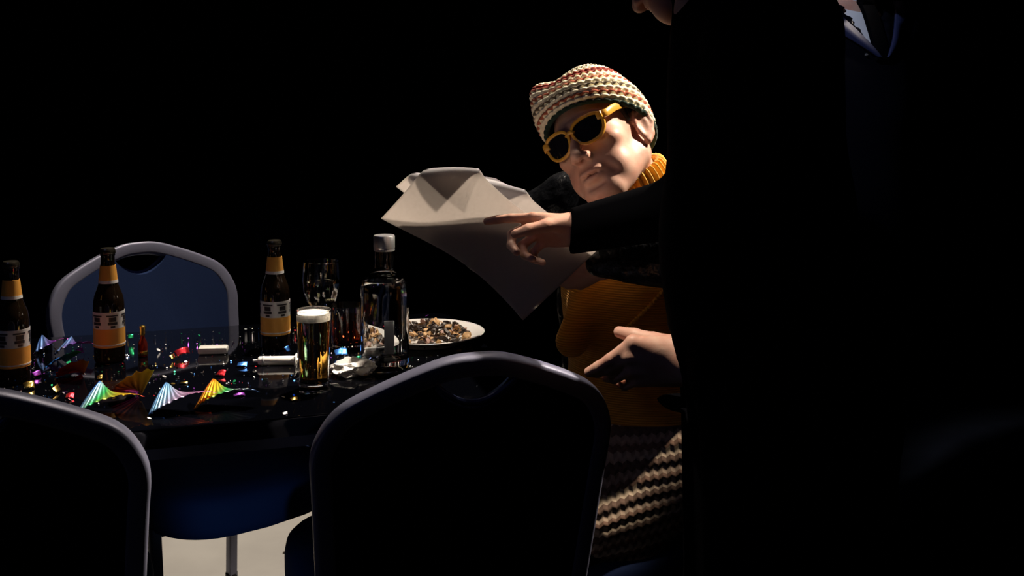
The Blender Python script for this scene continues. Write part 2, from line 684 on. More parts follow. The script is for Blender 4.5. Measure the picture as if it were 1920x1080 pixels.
def rounded_rect(w, d, r, n=8):
    pts = []
    for cx, cy, a0 in ((w / 2 - r, d / 2 - r, 0), (-w / 2 + r, d / 2 - r, 90), (-w / 2 + r, -d / 2 + r, 180), (w / 2 - r, -d / 2 + r, 270)):
        for i in range(n + 1):
            a = math.radians(a0 + 90 * i / n)
            pts.append((cx + r * math.cos(a), cy + r * math.sin(a)))
    return pts


b = MB()
rows = [(0.0, TZ - 0.034), (0.0, TZ - 0.004), (0.0015, TZ - 0.001), (0.004, TZ)]
v, f = [], []
nn_ = 0
for ins_, z in rows:
    q = rounded_rect(TL - 2 * ins_, TW - 2 * ins_, 0.04)
    nn_ = len(q)
    v += [(x, y, z) for x, y in q]
for j in range(len(rows) - 1):
    for i in range(nn_):
        k = (i + 1) % nn_
        f.append((j * nn_ + i, j * nn_ + k, (j + 1) * nn_ + k, (j + 1) * nn_ + i))
f.append(tuple(range(nn_))[::-1])
f.append(tuple((len(rows) - 1) * nn_ + i for i in range(nn_)))
b.add(v, f)
b.build('tabletop', M_table, table)
b = MB()
for sy in (-1, 1):
    b.box((0, sy * 0.30, TZ - 0.055), (TL - 0.2, 0.025, 0.04))
b.build('apron', M_tmetal, table)
for sx in (-1, 1):
    for sy in (-1, 1):
        b = MB()
        b.tube([(sx * 0.76, sy * 0.29, TZ - 0.05), (sx * 0.78, sy * 0.31, 0.0)], 0.013)
        b.build('leg', M_tmetal, table)
    b = MB()
    b.tube([(sx * 0.772, -0.30, 0.25), (sx * 0.772, 0.30, 0.25)], 0.010)
    b.build('stretcher', M_tmetal, table)


# ------------------------------------------------------------------ chairs
def smooth_path(pts, n=10):
    """Catmull-Rom through pts"""
    pts = [Vector(p) for p in pts]
    out = []
    for i in range(len(pts) - 1):
        p0, p1, p2, p3 = pts[max(i - 1, 0)], pts[i], pts[i + 1], pts[min(i + 2, len(pts) - 1)]
        for k in range(n):
            t = k / n
            out.append(0.5 * ((2 * p1) + (p2 - p0) * t + (2 * p0 - 5 * p1 + 4 * p2 - p3) * t * t + (3 * p1 - p0 - 3 * p2 + p3) * t ** 3))
    out.append(pts[-1])
    return out


SEAT_Z = 0.455
half = [(0.2081, 0.46), (0.2163, 0.5765), (0.2243, 0.6931), (0.2285, 0.757), (0.2165, 0.797), (0.1930, 0.827), (0.150, 0.8505), (0.0893, 0.8755), (0.0404, 0.8905)]
LEAN = math.tan(math.radians(11.9))


def backpt(u, vz, off=0.0):
    y = -0.205 - LEAN * (vz - 0.46) - 0.018 * (1 - (u / 0.23) ** 2)
    return Vector((u, y + off, vz))


def make_chair():
    root = empty('banquet_chair')
    outline2d = [(-u, vz, 0) for u, vz in half] + [(0, 0.8934, 0)] + [(u, vz, 0) for u, vz in half[::-1]]
    path2 = smooth_path(outline2d, 8)
    b = MB()
    upv = Vector((0, 1, LEAN)).normalized()
    b.tube([backpt(p.x, p.y) for p in path2], 0.015, n=14, flat=(0.0165, 0.0135), up=upv)
    b.build('back_frame', M_frame, root)
    # back panel with its dip under the hand hole
    inner = []
    cen = Vector((0, 0.67, 0))
    for i, p in enumerate(path2):
        q = path2[min(i + 1, len(path2) - 1)] - path2[max(i - 1, 0)]
        nrm = Vector((q.y, -q.x, 0)).normalized()
        inner.append(p + nrm * 0.010)
    dip = []
    for p in inner:
        u, vz = p.x, p.y
        if abs(u) < 0.062 and vz > 0.7:
            vz = min(vz, 0.866 - 0.034 * math.cos(u / 0.062 * math.pi / 2) ** 0.8)
        dip.append((u, max(vz, 0.49)))
    bm = bmesh.new()
    fr = [bm.verts.new(backpt(u, vz, 0.014)) for u, vz in dip]
    bk = [bm.verts.new(backpt(u, vz, -0.010)) for u, vz in dip]
    n = len(dip)
    f1 = bm.faces.new(fr)
    f2 = bm.faces.new(bk[::-1])
    for i in range(n):
        k = (i + 1) % n
        bm.faces.new((fr[k], fr[i], bk[i], bk[k]))
    f2.material_index = 1
    bmesh.ops.triangulate(bm, faces=[f1, f2])
    bmesh.ops.recalc_face_normals(bm, faces=bm.faces)
    me = bpy.data.meshes.new('backrest')
    bm.to_mesh(me)
    bm.free()
    me.materials.append(M_fab)
    me.materials.append(M_fabback)
    o = bpy.data.objects.new('backrest', me)
    C.objects.link(o)
    o.parent = root
    b = MB()
    pts = [(u, vz) for u, vz in dip if abs(u) < 0.075 and vz > 0.7]
    b.tube([backpt(u, vz + 0.002, -0.008) for u, vz in pts], 0.0045, n=8)
    b.tube([backpt(u, vz - 0.006, -0.009) for u, vz in pts], 0.0025, n=8)
    b.build('piping', M_pipe, o)
    # seat cushion
    v, f = [], []
    N, Rr = 48, 9
    prof = [(0.92, -0.088), (0.975, -0.080), (1.0, -0.060), (1.0, -0.025), (0.985, -0.008), (0.94, 0.004), (0.80, 0.012), (0.5, 0.017), (0.2, 0.018)]
    for s, dz in prof:
        for i in range(N):
            a = 2 * math.pi * i / N
            ca, sa = math.cos(a), math.sin(a)
            x = 0.218 * math.copysign(abs(ca) ** 0.45, ca)
            y = 0.215 * math.copysign(abs(sa) ** 0.5, sa)
            if y > 0:
                y = y * 1.22 + 0.045 * (1 - (x / 0.225) ** 2)
                x *= 1 + 0.02 * y
            else:
                x *= 0.93
            v.append((x * s, y * s + 0.03, SEAT_Z + dz))
    for j in range(len(prof) - 1):
        for i in range(N):
            k = (i + 1) % N
            f.append((j * N + i, j * N + k, (j + 1) * N + k, (j + 1) * N + i))
    f.append(tuple(range(N))[::-1])
    f.append(tuple((len(prof) - 1) * N + i for i in range(N)))
    obj('seat', v, f, M_fab, root)
    b = MB()
    for sx in (-1, 1):
        b.tube([(sx * 0.194, -0.21, SEAT_Z - 0.08), (sx * 0.20, 0.19, SEAT_Z - 0.096)], 0.011)
    b.tube([(-0.20, 0.17, SEAT_Z - 0.096), (0.20, 0.17, SEAT_Z - 0.096)], 0.010)
    b.tube([(-0.205, -0.2, SEAT_Z - 0.085), (0.205, -0.2, SEAT_Z - 0.085)], 0.010)
    b.build('seat_frame', M_frame, root)
    for sx in (-1, 1):
        b = MB()
        b.tube(smooth_path([(sx * 0.194, -0.205, 0.47), (sx * 0.194, -0.200, 0.40), (sx * 0.198, -0.215, 0.25), (sx * 0.214, -0.255, 0.012)], 5), 0.0125, flat=(0.014, 0.0115))
        l = b.build('leg', M_frame, root)
        b = MB()
        b.tube([(sx * 0.2138, -0.2545, 0.02), (sx * 0.2142, -0.2555, 0.0)], 0.016)
        b.build('foot_cap', M_rubber, l)
        b = MB()
        b.tube(smooth_path([(sx * 0.20, 0.19, SEAT_Z - 0.075), (sx * 0.203, 0.205, 0.25), (sx * 0.208, 0.225, 0.012)], 5), 0.0125, flat=(0.0125, 0.0125))
        l = b.build('leg', M_frame, root)
        b = MB()
        b.tube([(sx * 0.2078, 0.2245, 0.02), (sx * 0.2082, 0.2255, 0.0)], 0.016)
        b.build('foot_cap', M_rubber, l)
        b = MB()
        b.tube([(sx * 0.202, 0.19, 0.36), (sx * 0.209, -0.21, 0.27)], 0.008)
        b.build('brace', M_frame, root)
    return root


chair = make_chair()
CG = 'banquet chairs round the table'


def place_chair(o, x, y, deg, label):
    o.location = (x, y, 0)
    o.rotation_euler = (0, 0, math.radians(deg))
    tag(o, label, 'chair', CG)


place_chair(chair, -.164, 2.055, 20.2, 'black backed banquet chair in the foreground, nearest the seated man, back to us')
c2 = copy_tree(chair)
place_chair(c2, -.822, 1.869, 13.2, 'black backed banquet chair in the foreground cut by the left edge of the photo')
c3 = copy_tree(chair)
place_chair(c3, -.728, 2.681, 221.8, 'empty navy banquet chair facing us from across the table behind the beer bottles')
c4 = copy_tree(chair)
MF = Vector((-0.85, -0.53, 0)).normalized()          # the way the seated man faces
place_chair(c4, .27, 2.31, math.degrees(math.atan2(-MF.x, MF.y)), 'navy banquet chair under the seated man in the knitted beanie')


# ------------------------------------------------------------------ heads, hands
def head_ops(s, H, F, L, U, k0=1.0):
    R = np.array([F[:], L[:], U[:]])

    def W(x, y, z):
        return np.array(H) + x * np.array(F) + y * np.array(L) + z * np.array(U)

    s.ell(W(-.012, 0, .040), (.097, .076, .084), .03, R)
    s.ell(W(.036, 0, -.018), (.054, .060, .084), .03, R)
    s.ell(W(.070, 0, -.050), (.028, .036, .034), .02, R)
    s.ell(W(.076, 0, -.090), (.020, .024, .018), .02, R)
    for e in (-1, 1):
        s.cone(W(-.005, e * .055, -.045), W(.066, e * .020, -.090), .020, .018, .03)
        s.ell(W(.058, e * .046, -.008), (.022, .021, .017), .018, R)
        s.ell(W(.052, e * .042, -.052), (.026, .019, .026), .018, R)
        s.cone(W(.086, e * .010, .036), W(.072, e * .050, .036), .011, .008, .014)
        s.ell(W(.096, e * .033, .014), (.016, .019, .012), .012, R, sub=True)
        s.ell(W(.074, e * .032, .013), (.0145, .0145, .0130), .004, R)
    s.cone(W(.090, 0, .026), W(.117, 0, -.020), .0075, .0120, .012)
    for e in (-1, 1):
        s.ell(W(.103, e * .0135, -.025), (.013, .0085, .0085), .007, R)
        s.ell(W(.110, e * .0075, -.034), (.006, .004, .005), .004, R, sub=True)
        s.cone(W(.103, e * .021, -.028), W(.082, e * .042, -.066), .0016, .0020, .010, sub=True)
        s.cone(W(.098, e * .022, .000), W(.076, e * .048, -.004), .0022, .0022, .006, sub=True)
    s.ell(W(.094, 0, -.0525), (.0115, .024, .0060), .006, R)
    s.ell(W(.091, 0, -.0650), (.0110, .021, .0070), .006, R)
    s.ell(W(.104, 0, -.0585), (.013, .027, .0017), .003, R, sub=True)
    s.ell(W(.098, 0, -.0790), (.009, .022, .005), .008, R, sub=True)
    for e in (-1, 1):
        a = math.radians(24)
        ER = np.array([(F * math.cos(a) - L * (e * math.sin(a)))[:], (F * (e * math.sin(a)) + L * math.cos(a))[:], U[:]])

        def EW(x, y, z):
            return W(-.004 + x * math.cos(a) + y * math.sin(a), e * (.076 - x * math.sin(a) + y * math.cos(a)), z)

        s.ell(EW(-.014, .002, .001), (.020, .0065, .032), .006, ER)
        s.ell(EW(-.008, .009, .003), (.010, .006, .018), .005, ER, sub=True)
        pts = [EW(.004, .002, .012), EW(.000, .006, .027), EW(-.014, .007, .033), EW(-.029, .007, .024), EW(-.033, .006, .004), EW(-.024, .004, -.017), EW(-.009, .002, -.030)]
        s.chain(pts, [.0036, .0042, .0045, .0045, .0042, .0045, .0066], .004)
        s.ell(EW(.003, .003, -.006), (.004, .004, .006), .004, ER)


def hand_ops(s, wrist, f, back, thumb_side, bends, splay=(6, 1, -4, -10), thumb=(35, -15, 20), sc_=1.0, nails=True):
    """f: towards the fingers, back: out of the back of the hand, thumb_side: +/-1 along f x back"""
    f = Vector(f).normalized()
    back = (Vector(back) - f * f.dot(Vector(back))).normalized()
    side = f.cross(back) * thumb_side
    Wv = Vector(wrist)

    def W(x, y, z):
        return np.array(Wv + (f * x + side * y + back * z) * sc_)

    mcp = [(.088, .029, .000), (.092, .009, .004), (.086, -.012, .002), (.077, -.031, -.003)]
    ln = [(.043, .026, .021), (.047, .029, .022), (.043, .027, .021), (.034, .021, .019)]
    r0 = [.0098, .0100, .0095, .0085]
    s.cone(W(-.03, 0, 0), W(.012, 0, 0), .026 * sc_, .023 * sc_, .02)
    for (x, y, z), r in zip(mcp, r0):
        s.cone(W(.005, y * .45, 0), W(x, y, z), .0165 * sc_, (r + .002) * sc_, .012)
    s.ell(W(.045, 0, -.006), (.045 * sc_, .036 * sc_, .013 * sc_), .012, np.array([f[:], side[:], back[:]]))
    for i in range(4):
        x, y, z = mcp[i]
        p = Vector((x, y, z))
        ang = 0
        sp = math.radians(splay[i])
        rr = r0[i]
        pts, rs = [W(*p)], [rr * sc_]
        for j in range(3):
            ang += math.radians(bends[i][j])
            d = Vector((math.cos(ang) * math.cos(sp), math.sin(sp) * math.cos(ang), -math.sin(ang)))
            p = p + d * ln[i][j]
            rr *= .92
            pts.append(W(*p))
            rs.append(rr * sc_)
        s.chain(pts, rs, .0035)
    a1, a2, a3 = [math.radians(q) for q in thumb]          # away to the side, down towards the palm, bend
    p = Vector((.018, .022, -.008))
    d1 = Vector((math.cos(a1), math.sin(a1), math.sin(a2))).normalized()
    d2 = Vector((math.cos(a1 - a3), math.sin(a1 - a3), math.sin(a2))).normalized()
    d3 = Vector((math.cos(a1 - 1.6 * a3), math.sin(a1 - 1.6 * a3), math.sin(a2))).normalized()
    q1 = p + d1 * .046
    q2 = q1 + d2 * .034
    q3 = q2 + d3 * .026
    s.cone(W(*p), W(*q1), .0160 * sc_, .0125 * sc_, .012)
    s.chain([W(*q1), W(*q2), W(*q3)], [.0122 * sc_, .0110 * sc_, .0088 * sc_], .004)
    return W


# ------------------------------------------------------------------ the seated man
HF, HL, HU = frame((-.55, -.83, .07), (.74, -.45, .50))
EYE = P(1083, 256, 2.12)
H = EYE - HF * .082 - HU * .02
man_root = Vector((0.25, 2.30, 0.0))
ML = Vector((-MF.y, MF.x, 0))
NECK = P(1192, 352, 2.24)
SHL = NECK + ML * .175 + Vector((0, 0, -.03)) + Vector((-.02, .0, 0))
SHR = NECK - ML * .165 + Vector((0, 0, -.045))
ELL_ = Vector((.405, 1.885, 1.035))
WRL = P(1128, 490, 1.985)
ELR = Vector((-.05, 2.46, .97))
WRR = P(985, 425, 2.125)
PEL = Vector((.25, 2.30, .555))
body = SDF()
head_ops(body, H, HF, HL, HU)


def HW(x, y, z):
    return H + HF * x + HL * y + HU * z


body.cone(HW(-.035, 0, -.035), NECK + Vector((.0, .01, -.02)), .056, .062, .03)
for e in (-1, 1):
    body.cone(HW(-.03, e * .052, -.035), NECK - ML * e * -.02 + MF * .05 + Vector((0, 0, -.03)), .013, .014, .02)
body.ell(NECK + Vector((0, 0, -.17)) - MF * .01, (.100, .135, .155), .04, np.array([MF[:], ML[:], (0, 0, 1)]))
body.cone(NECK + Vector((0, 0, -.2)) - MF * .012, PEL - MF * .01, .112, .125, .05)
body.ell(PEL, (.14, .175, .12), .05, np.array([MF[:], ML[:], (0, 0, 1)]))
body.cone(NECK + Vector((0, 0, -.06)), SHL, .052, .052, .04)
body.cone(NECK + Vector((0, 0, -.06)), SHR, .052, .052, .04)
body.chain([SHL, ELL_, WRL], [.050, .040, .027], .02)
body.chain([SHR, ELR, WRR], [.050, .040, .027], .02)
KN = {}
for e in (-1, 1):
    hip = PEL + ML * e * .09 + Vector((0, 0, -.02))
    kn = hip + MF * .42 + ML * e * .04 + Vector((0, 0, -.03))
    an = kn + MF * .04 + Vector((0, 0, -.42))
    KN[e] = (hip, kn, an)
    body.chain([hip, kn, an], [.082, .056, .040], .03)
hand_ops(body, WRL, P(1075, 515, 2.02) - WRL, (-.25, -.55, -.75), 1, [(35, 40, 25), (38, 42, 25), (42, 44, 25), (46, 45, 25)], thumb=(38, -10, 18))
hand_ops(body, WRR, Vector((-.80, -.05, .22)), (-.1, .9, .25), 1, [(12, 20, 14)] * 4, thumb=(26, -10, 15))
man = sdf_obj('person', body, (-.45, 1.75, .02), (.62, 2.65, 1.46), .0032, M_skin)
tag(man, 'seated man in striped beanie, amber sunglasses and mustard sweater, reading white papers', 'person')

# mustard sweater
TR = np.array([MF[:], ML[:], (0, 0, 1)])
sw = SDF()
sw.ell(NECK + Vector((0, 0, -.18)), (.120, .155, .165), .05, TR)
sw.cone(NECK + Vector((0, 0, -.2)) - MF * .012, PEL + Vector((0, 0, .06)) - MF * .01, .136, .150, .06)
sw.ell(PEL + Vector((0, 0, .06)), (.155, .19, .14), .05, TR)
sw.cone(NECK + Vector((0, 0, -.05)), SHL, .07, .068, .05)
sw.cone(NECK + Vector((0, 0, -.05)), SHR, .066, .064, .05)
# the right cuff / pocket edge that shows beside the paper
cuf = P(1072, 640, 2.14)
sw.cone(cuf + Vector((.03, .03, .05)), cuf, .036, .030, .03)
sw.plane(NECK + Vector((0, 0, .0)), (0, 0, 1))
sw.plane((0, 0, .60), (0, 0, -1))
sweater = sdf_obj('sweater', sw, (-.05, 1.95, .45), (.62, 2.65, 1.2), .005, M_sweater, man)
sweater['label'] = 'mustard cable-knit sweater'

# ribbed turtleneck collar
cax = Vector((-.46, -.10, .88)).normalized()
cc = P(1190, 342, 2.215)
q1 = cax.orthogonal().normalized()
q2 = cax.cross(q1)
v, f = [], []
NR, prof = 360, [(.061, -.028), (.066, -.020), (.068, -.005), (.068, .010), (.066, .022), (.062, .027), (.057, .024), (.056, .0), (.056, -.028)]
for r, z in prof:
    for i in range(NR):
        a = 2 * math.pi * i / NR
        rr = r + (.0045 * math.cos(34 * a) if r > .06 else 0)
        v.append(cc + q1 * rr * math.cos(a) + q2 * rr * math.sin(a) + cax * z)
m_ = len(prof)
for j in range(m_):
    jj = (j + 1) % m_
    for i in range(NR):
        k = (i + 1) % NR
        f.append((j * NR + i, j * NR + k, jj * NR + k, jj * NR + i))
col_ = obj('collar', v, f, M_collar, sweater)

# beaded cord across the sweater
cord = []
for t in np.linspace(0, 1, 24):
    q = sw.hit(1268 - 108 * t, 515 + 112 * t + 6 * math.sin(t * 3.1), 1.9, 2.6)
    if q is not None:
        cord.append(q)
if len(cord) > 3:
    b = MB()
    for i, q in enumerate(cord):
        b.lathe([(.0005, -.004), (.0035, -.002), (.0035, .002), (.0005, .004)], 8, q + Vector((0, -.002, 0)))
    b.tube(cord, .0018, n=6)
    b.build('beaded_seam', M_collar, sweater)

# striped crochet hem over the lap
hm = SDF()
hm.ell(PEL + Vector((0, 0, .05)), (.185, .215, .16), .04, TR)
for e in (-1, 1):
    hip, kn, an = KN[e]
    hm.cone(hip + MF * .02 + Vector((0, 0, .02)), hip + (kn - hip) * .55 + Vector((0, 0, .02)), .105, .092, .05)
hm.cone(PEL + ML * .10 + MF * .06 + Vector((0, 0, -.0)), PEL + ML * .11 + MF * .12 + Vector((0, 0, -.08)), .10, .085, .05)
hm.plane((0, 0, .685), (0, 0, 1), .02)
hm.plane((0, 0, .44), (0, 0, -1), .006)
lap = sdf_obj('crochet_hem', hm, (-.2, 1.9, .40), (.6, 2.7, .75), .005, M_stripe, man)
lap['label'] = 'striped crochet tunic hem'

# black leather jacket: sleeves, shoulders and back
jk = SDF()
jk.chain([SHL + ML * -.01, ELL_, ELL_ + (WRL - ELL_) * .80], [.078, .056, .044], .03)
jk.chain([SHR, ELR, ELR + (WRR - ELR) * .86], [.078, .056, .040], .03)
jk.cone(NECK + Vector((0, 0, -.055)) - ML * .075, SHR, .082, .080, .03)
jk.cone(ELL_ + (WRL - ELL_) * .83, ELL_ + (WRL - ELL_) * .97, .041, .039, .008)
jk.ell(NECK + Vector((0, 0, -.19)) - MF * .03, (.155, .195, .20), .05, TR)
jk.cone(NECK + Vector((0, 0, -.25)) - MF * .03, PEL + Vector((0, 0, .10)) - MF * .02, .165, .17, .05)
# open front
for zc in (.62, .72, .82, .92):
    jk.ell(Vector((NECK.x, NECK.y, zc)) + MF * .14 + ML * .08, (.19, .20, .09), .02, TR, sub=True)
jk.plane(NECK + Vector((0, 0, .022)), (0, 0, 1), .02)
jk.plane((0, 0, .62), (0, 0, -1))
jo = sdf_obj('jacket', jk, (-.2, 1.75, .55), (.68, 2.7, 1.25), .006, M_leather, man)
jo['label'] = 'open black leather jacket'

tr = SDF()
for e in (-1, 1):
    hip, kn, an = KN[e]
    tr.chain([hip, kn, an + Vector((0, 0, .05))], [.094, .070, .058], .03)
tr.ell(PEL + Vector((0, 0, -.01)), (.15, .185, .10), .04, TR)
sdf_obj('trousers', tr, (-.4, 1.75, .03), (.6, 2.7, .75), .008, M_trouser, man)
for e in (-1, 1):
    an = KN[e][2]
    s_ = SDF()
    s_.cone(Vector((an.x, an.y, .06)) - MF * .03, Vector((an.x, an.y, .042)) + MF * .14, .045, .038, .02)
    s_.plane((0, 0, .004), (0, 0, -1), .004)
    sdf_obj('shoe', s_, (an.x - .25, an.y - .25, -.02), (an.x + .25, an.y + .25, .16), .006, M_shoe, man)

# hair peeping out at the temple and nape
hr = SDF()
for e in (-1, 1):
    hr.cone(HW(.018, e * .073, .040), HW(.012, e * .0745, .016), .008, .0035, .006)
    hr.cone(HW(-.045, e * .058, .01), HW(-.05, e * .05, -.03), .018, .012, .01)
hr.cone(HW(-.085, 0, .01), HW(-.072, 0, -.035), .022, .014, .02)
sdf_obj('hair', hr, H - Vector((.16, .16, .16)), H + Vector((.16, .16, .16)), .004, M_hair, man)

# knitted beanie
NU, NV = 240, 112
v, f, uv = [], [], []
ROWS, STI = 16, 40
for j in range(NV + 1):
    t = j / NV
    ph = t * math.pi / 2
    for i in range(NU):
        a = 2 * math.pi * i / NU
        ca, sa = math.cos(a), math.sin(a)
        rad = math.cos(ph ** 1.35 * (math.pi / 2) ** (1 - 1.35)) ** 0.80 if t < 1 else 0.0
        bulge = 1 + .07 * math.sin(min(1, t * 2.2) * math.pi)
        x = .108 * rad * bulge * ca
        y = .0945 * rad * bulge * sa
        zb = .020 + .45 * (.108 * ca)
        ztop = .150
        z = zb + (ztop - zb) * (math.sin(ph) ** 1.05)
        # slouched fold at the crown
        g1 = math.exp(-(((x - .07) / .030) ** 2 + ((y + .045) / .035) ** 2)) * min(1, t * 2.0)
        g2 = math.exp(-(((x - .015) / .05) ** 2 + ((y - .03) / .05) ** 2)) * t
        g3 = math.exp(-(((x - .055) / .03) ** 2 + ((y + .005) / .016) ** 2)) * t
        z += .018 * g1 + .010 * g2 - .012 * g3
        x += .012 * g1
        y -= .010 * g1
        ph2 = (t * ROWS + .5 * (int(i * STI / NU) % 2) * 0)
        rib = abs(math.sin(math.pi * (t * ROWS))) ** .7
        st = abs(math.sin(math.pi * i * STI / NU)) ** .6
        dsp = .0062 * (rib * (.45 + .55 * st) - .5) * (1 - t ** 6)
        nrm = Vector((x / .108, y / .0945, .6 * t + .05)).normalized()
        p = Vector((x, y, z)) + nrm * dsp
        v.append(HW(p.x - .012, p.y, p.z))
        zig = .024 * (abs(((i * STI / NU) % 1) - .5) * 2 - .5)
        uv.append((i / NU, min(max(t + zig, 0.001), .999)))
for j in range(NV):
    for i in range(NU):
        k = (i + 1) % NU
        f.append((j * NU + i, j * NU + k, (j + 1) * NU + k, (j + 1) * NU + i))
# turned-in rim so the knit has thickness
base_n = len(v)
for i in range(NU):
    a = 2 * math.pi * i / NU
    p = Vector((.100 * math.cos(a), .0865 * math.sin(a), .020 + .45 * .108 * math.cos(a) + .006))
    v.append(HW(p.x - .012, p.y, p.z))
    uv.append((i / NU, .01))
for i in range(NU):
    a = 2 * math.pi * i / NU
    p = Vector((.098 * math.cos(a), .084 * math.sin(a), .020 + .45 * .108 * math.cos(a) + .03))
    v.append(HW(p.x - .012, p.y, p.z))
    uv.append((i / NU, .01))
for i in range(NU):
    k = (i + 1) % NU
    f.append((base_n + i, base_n + k, k, i))
    f.append((base_n + NU + i, base_n + NU + k, base_n + k, base_n + i))
mh = mat('striped_knit', (.8, .7, .5), .9, spec=.1, sheen=.1)
nt = mh.node_tree
uvn = nt.nodes.new('ShaderNodeUVMap')
sp = nt.nodes.new('ShaderNodeSeparateXYZ')
rmp = nt.nodes.new('ShaderNodeValToRGB')
cr = rmp.color_ramp
cr.interpolation = 'CONSTANT'
CRM, GRN, RST, MAR, BRN = (.92, .84, .62), (.02, .04, .03), (.40, .11, .06), (.28, .055, .04), (.13, .10, .065)
rowsc = [GRN, CRM, RST, CRM, BRN, CRM, RST, CRM, MAR, MAR, CRM, BRN, CRM, BRN, CRM, CRM]
cr.elements[0].position, cr.elements[0].color = 0, (*rowsc[0], 1)
cr.elements[1].position, cr.elements[1].color = 1 / 16 - .008, (*rowsc[1], 1)
for i in range(2, 16):
    e = cr.elements.new(i / 16 + (-.008 if rowsc[i] == CRM else (.008 if rowsc[i - 1] == CRM else 0)))
    e.color = (*rowsc[i], 1)
nt.links.new(uvn.outputs['UV'], sp.inputs[0])
nt.links.new(sp.outputs['Y'], rmp.inputs['Fac'])
nt.links.new(rmp.outputs['Color'], nt.nodes['Principled BSDF'].inputs['Base Color'])
ho = obj('beanie', v, f, mh, man, uvs=uv)
ho['label'] = 'striped cream, rust and green knitted beanie'

# sunglasses
fr = MB()
lens_objs = []


def lens_loop(e, w_, h_, n=36):
    pts = []
    for i in range(n):
        a = 2 * math.pi * i / n
        ca, sa = math.cos(a), math.sin(a)
        y = w_ * math.copysign(abs(ca) ** .78, ca)
        z = h_ * math.copysign(abs(sa) ** .78, sa)
        y *= 1 + .16 * z / h_
        z -= .0025 * (y * 1) / w_ * -1 * .6
        pts.append((y, z))
    return pts


def gl(y, z):
    return HW(.106 - 4.2 * y * y, y, z)


for e in (-1, 1):
    lp = lens_loop(e, .0290, .0235)
    fr.tube([gl(e * (.0345 + y), .016 + z) for y, z in lp], .004, n=10, closed=True, flat=(.0030, .0030), up=HF)
    b = MB()
    cpt = gl(e * .0345, .016)
    vv = [cpt + HF * .002] + [gl(e * (.0345 + y * .94), .016 + z * .94) for y, z in lp]
    vv += [cpt - HF * .0005] + [gl(e * (.0345 + y * .94), .016 + z * .94) - HF * .0025 for y, z in lp]
    n = len(lp)
    ff = [(0, 1 + i, 1 + (i + 1) % n) for i in range(n)] + [(n + 1, n + 2 + (i + 1) % n, n + 2 + i) for i in range(n)]
    ff += [(1 + i, n + 2 + i, n + 2 + (i + 1) % n, 1 + (i + 1) % n) for i in range(n)]
    b.add(vv, ff)
    lens_objs.append(b)
fr.tube([gl(-.009, .022), gl(-.004, .0265), gl(.004, .0265), gl(.009, .022)], .0042)
sg = fr.build('sunglasses', M_amber, man)
sg['label'] = 'amber framed sunglasses'
for b in lens_objs:
    b.build('lens', M_lens, sg)
for e in (-1, 1):
    b = MB()
    pts = [gl(e * .063, .031), HW(.083, e * .0725, .030), HW(.05, e * .0785, .040), HW(.0, e * .083, .047), HW(-.03, e * .083, .045)]
    pts = smooth_path(pts, 6)
    b.tube(pts, .005, n=10, flat=(.0025, .0070), up=HU)
    b.box(gl(e * .0615, .030), (.010, .012, .014), R=Matrix((HF, HL, HU)).transposed(), bev=.002)
    b.build('temple', M_amber, sg)

# ------------------------------------------------------------------ the papers
def sheet(cTL, cBL, cBR, name, crease, radius, turn, wave=.006, shift=0.0):
    """a sheet spanned by three of its corners, its fourth corner bent back past a crease"""
    TLp, BLp, BRp = Vector(cTL), Vector(cBL), Vector(cBR)
    ex, ey = BLp - TLp, BRp - BLp               # along the long side, along the short side
    nrm = ex.cross(ey).normalized()
    if nrm.y > 0:
        nrm = -nrm                              # towards us
    A, B = Vector(crease[0]), Vector(crease[1])  # crease ends in (long, short) fractions
    pa, pb = TLp + ex * A.x + ey * A.y, TLp + ex * B.x + ey * B.y
    cdir = (pb - pa).normalized()
    out = cdir.cross(nrm).normalized()
    if (TLp + ey - pa).dot(out) < 0:
        out = -out
    nx, ny = 64, 48
    v, f = [], []
    for layer in (0, 1):
        for j in range(ny + 1):
            for i in range(nx + 1):
                a, b_ = i / nx, j / ny
                p = TLp + ex * a + ey * b_
                # soft sag along the length
                p = p + nrm * (wave * math.sin(a * math.pi * 1.6 + .5) + .008 * math.sin(b_ * 5 + a * 3) * (1 - a))
                p = p + Vector((0, 0, .028)) * math.sin(a * math.pi) * ((1 - b_) - .8 * b_)
                d = (p - pa).dot(out)
                if d > 0:
                    th = min(d / radius, turn)
                    rest = d - th * radius
                    base = p - out * d
                    p = base + out * (radius * math.sin(th) + rest * math.cos(th)) - nrm * (radius * (1 - math.cos(th)) + rest * math.sin(th))
                v.append(p + nrm * (shift - (.0006 if layer else 0)))
    st = (nx + 1) * (ny + 1)
    for j in range(ny):
        for i in range(nx):
            q = j * (nx + 1) + i
            f.append((q, q + 1, q + nx + 2, q + nx + 1))
            f.append((st + q, st + q + nx + 1, st + q + nx + 2, st + q + 1))
    rim = [i for i in range(nx + 1)] + [(j + 1) * (nx + 1) - 1 for j in range(1, ny + 1)] + [ny * (nx + 1) + i for i in range(nx - 1, -1, -1)] + [j * (nx + 1) for j in range(ny - 1, 0, -1)]
    for i in range(len(rim)):
        a, b_ = rim[i], rim[(i + 1) % len(rim)]
        f.append((b_, a, st + a, st + b_))
    return obj(name, v, f, M_paper)


s1 = sheet(P(715, 408, 1.99), P(980, 604, 2.05), P(1117, 474, 1.945), 'paper_sheet', ((0.0, .52), (.31, 1.0)), .010, 2.7)
tag(s1, 'front white sheet of paper held by the seated man and pointed at', 'paper', 'papers in the seated man\'s hands')
s2 = sheet(P(741, 352, 2.04), P(972, 575, 2.085), P(1112, 468, 1.965), 'paper_sheet', ((0.0, .12), (.62, 1.0)), .012, 2.2, shift=-.006)
tag(s2, 'rear white sheet whose pointed corner sticks out past the front one', 'paper', 'papers in the seated man\'s hands')

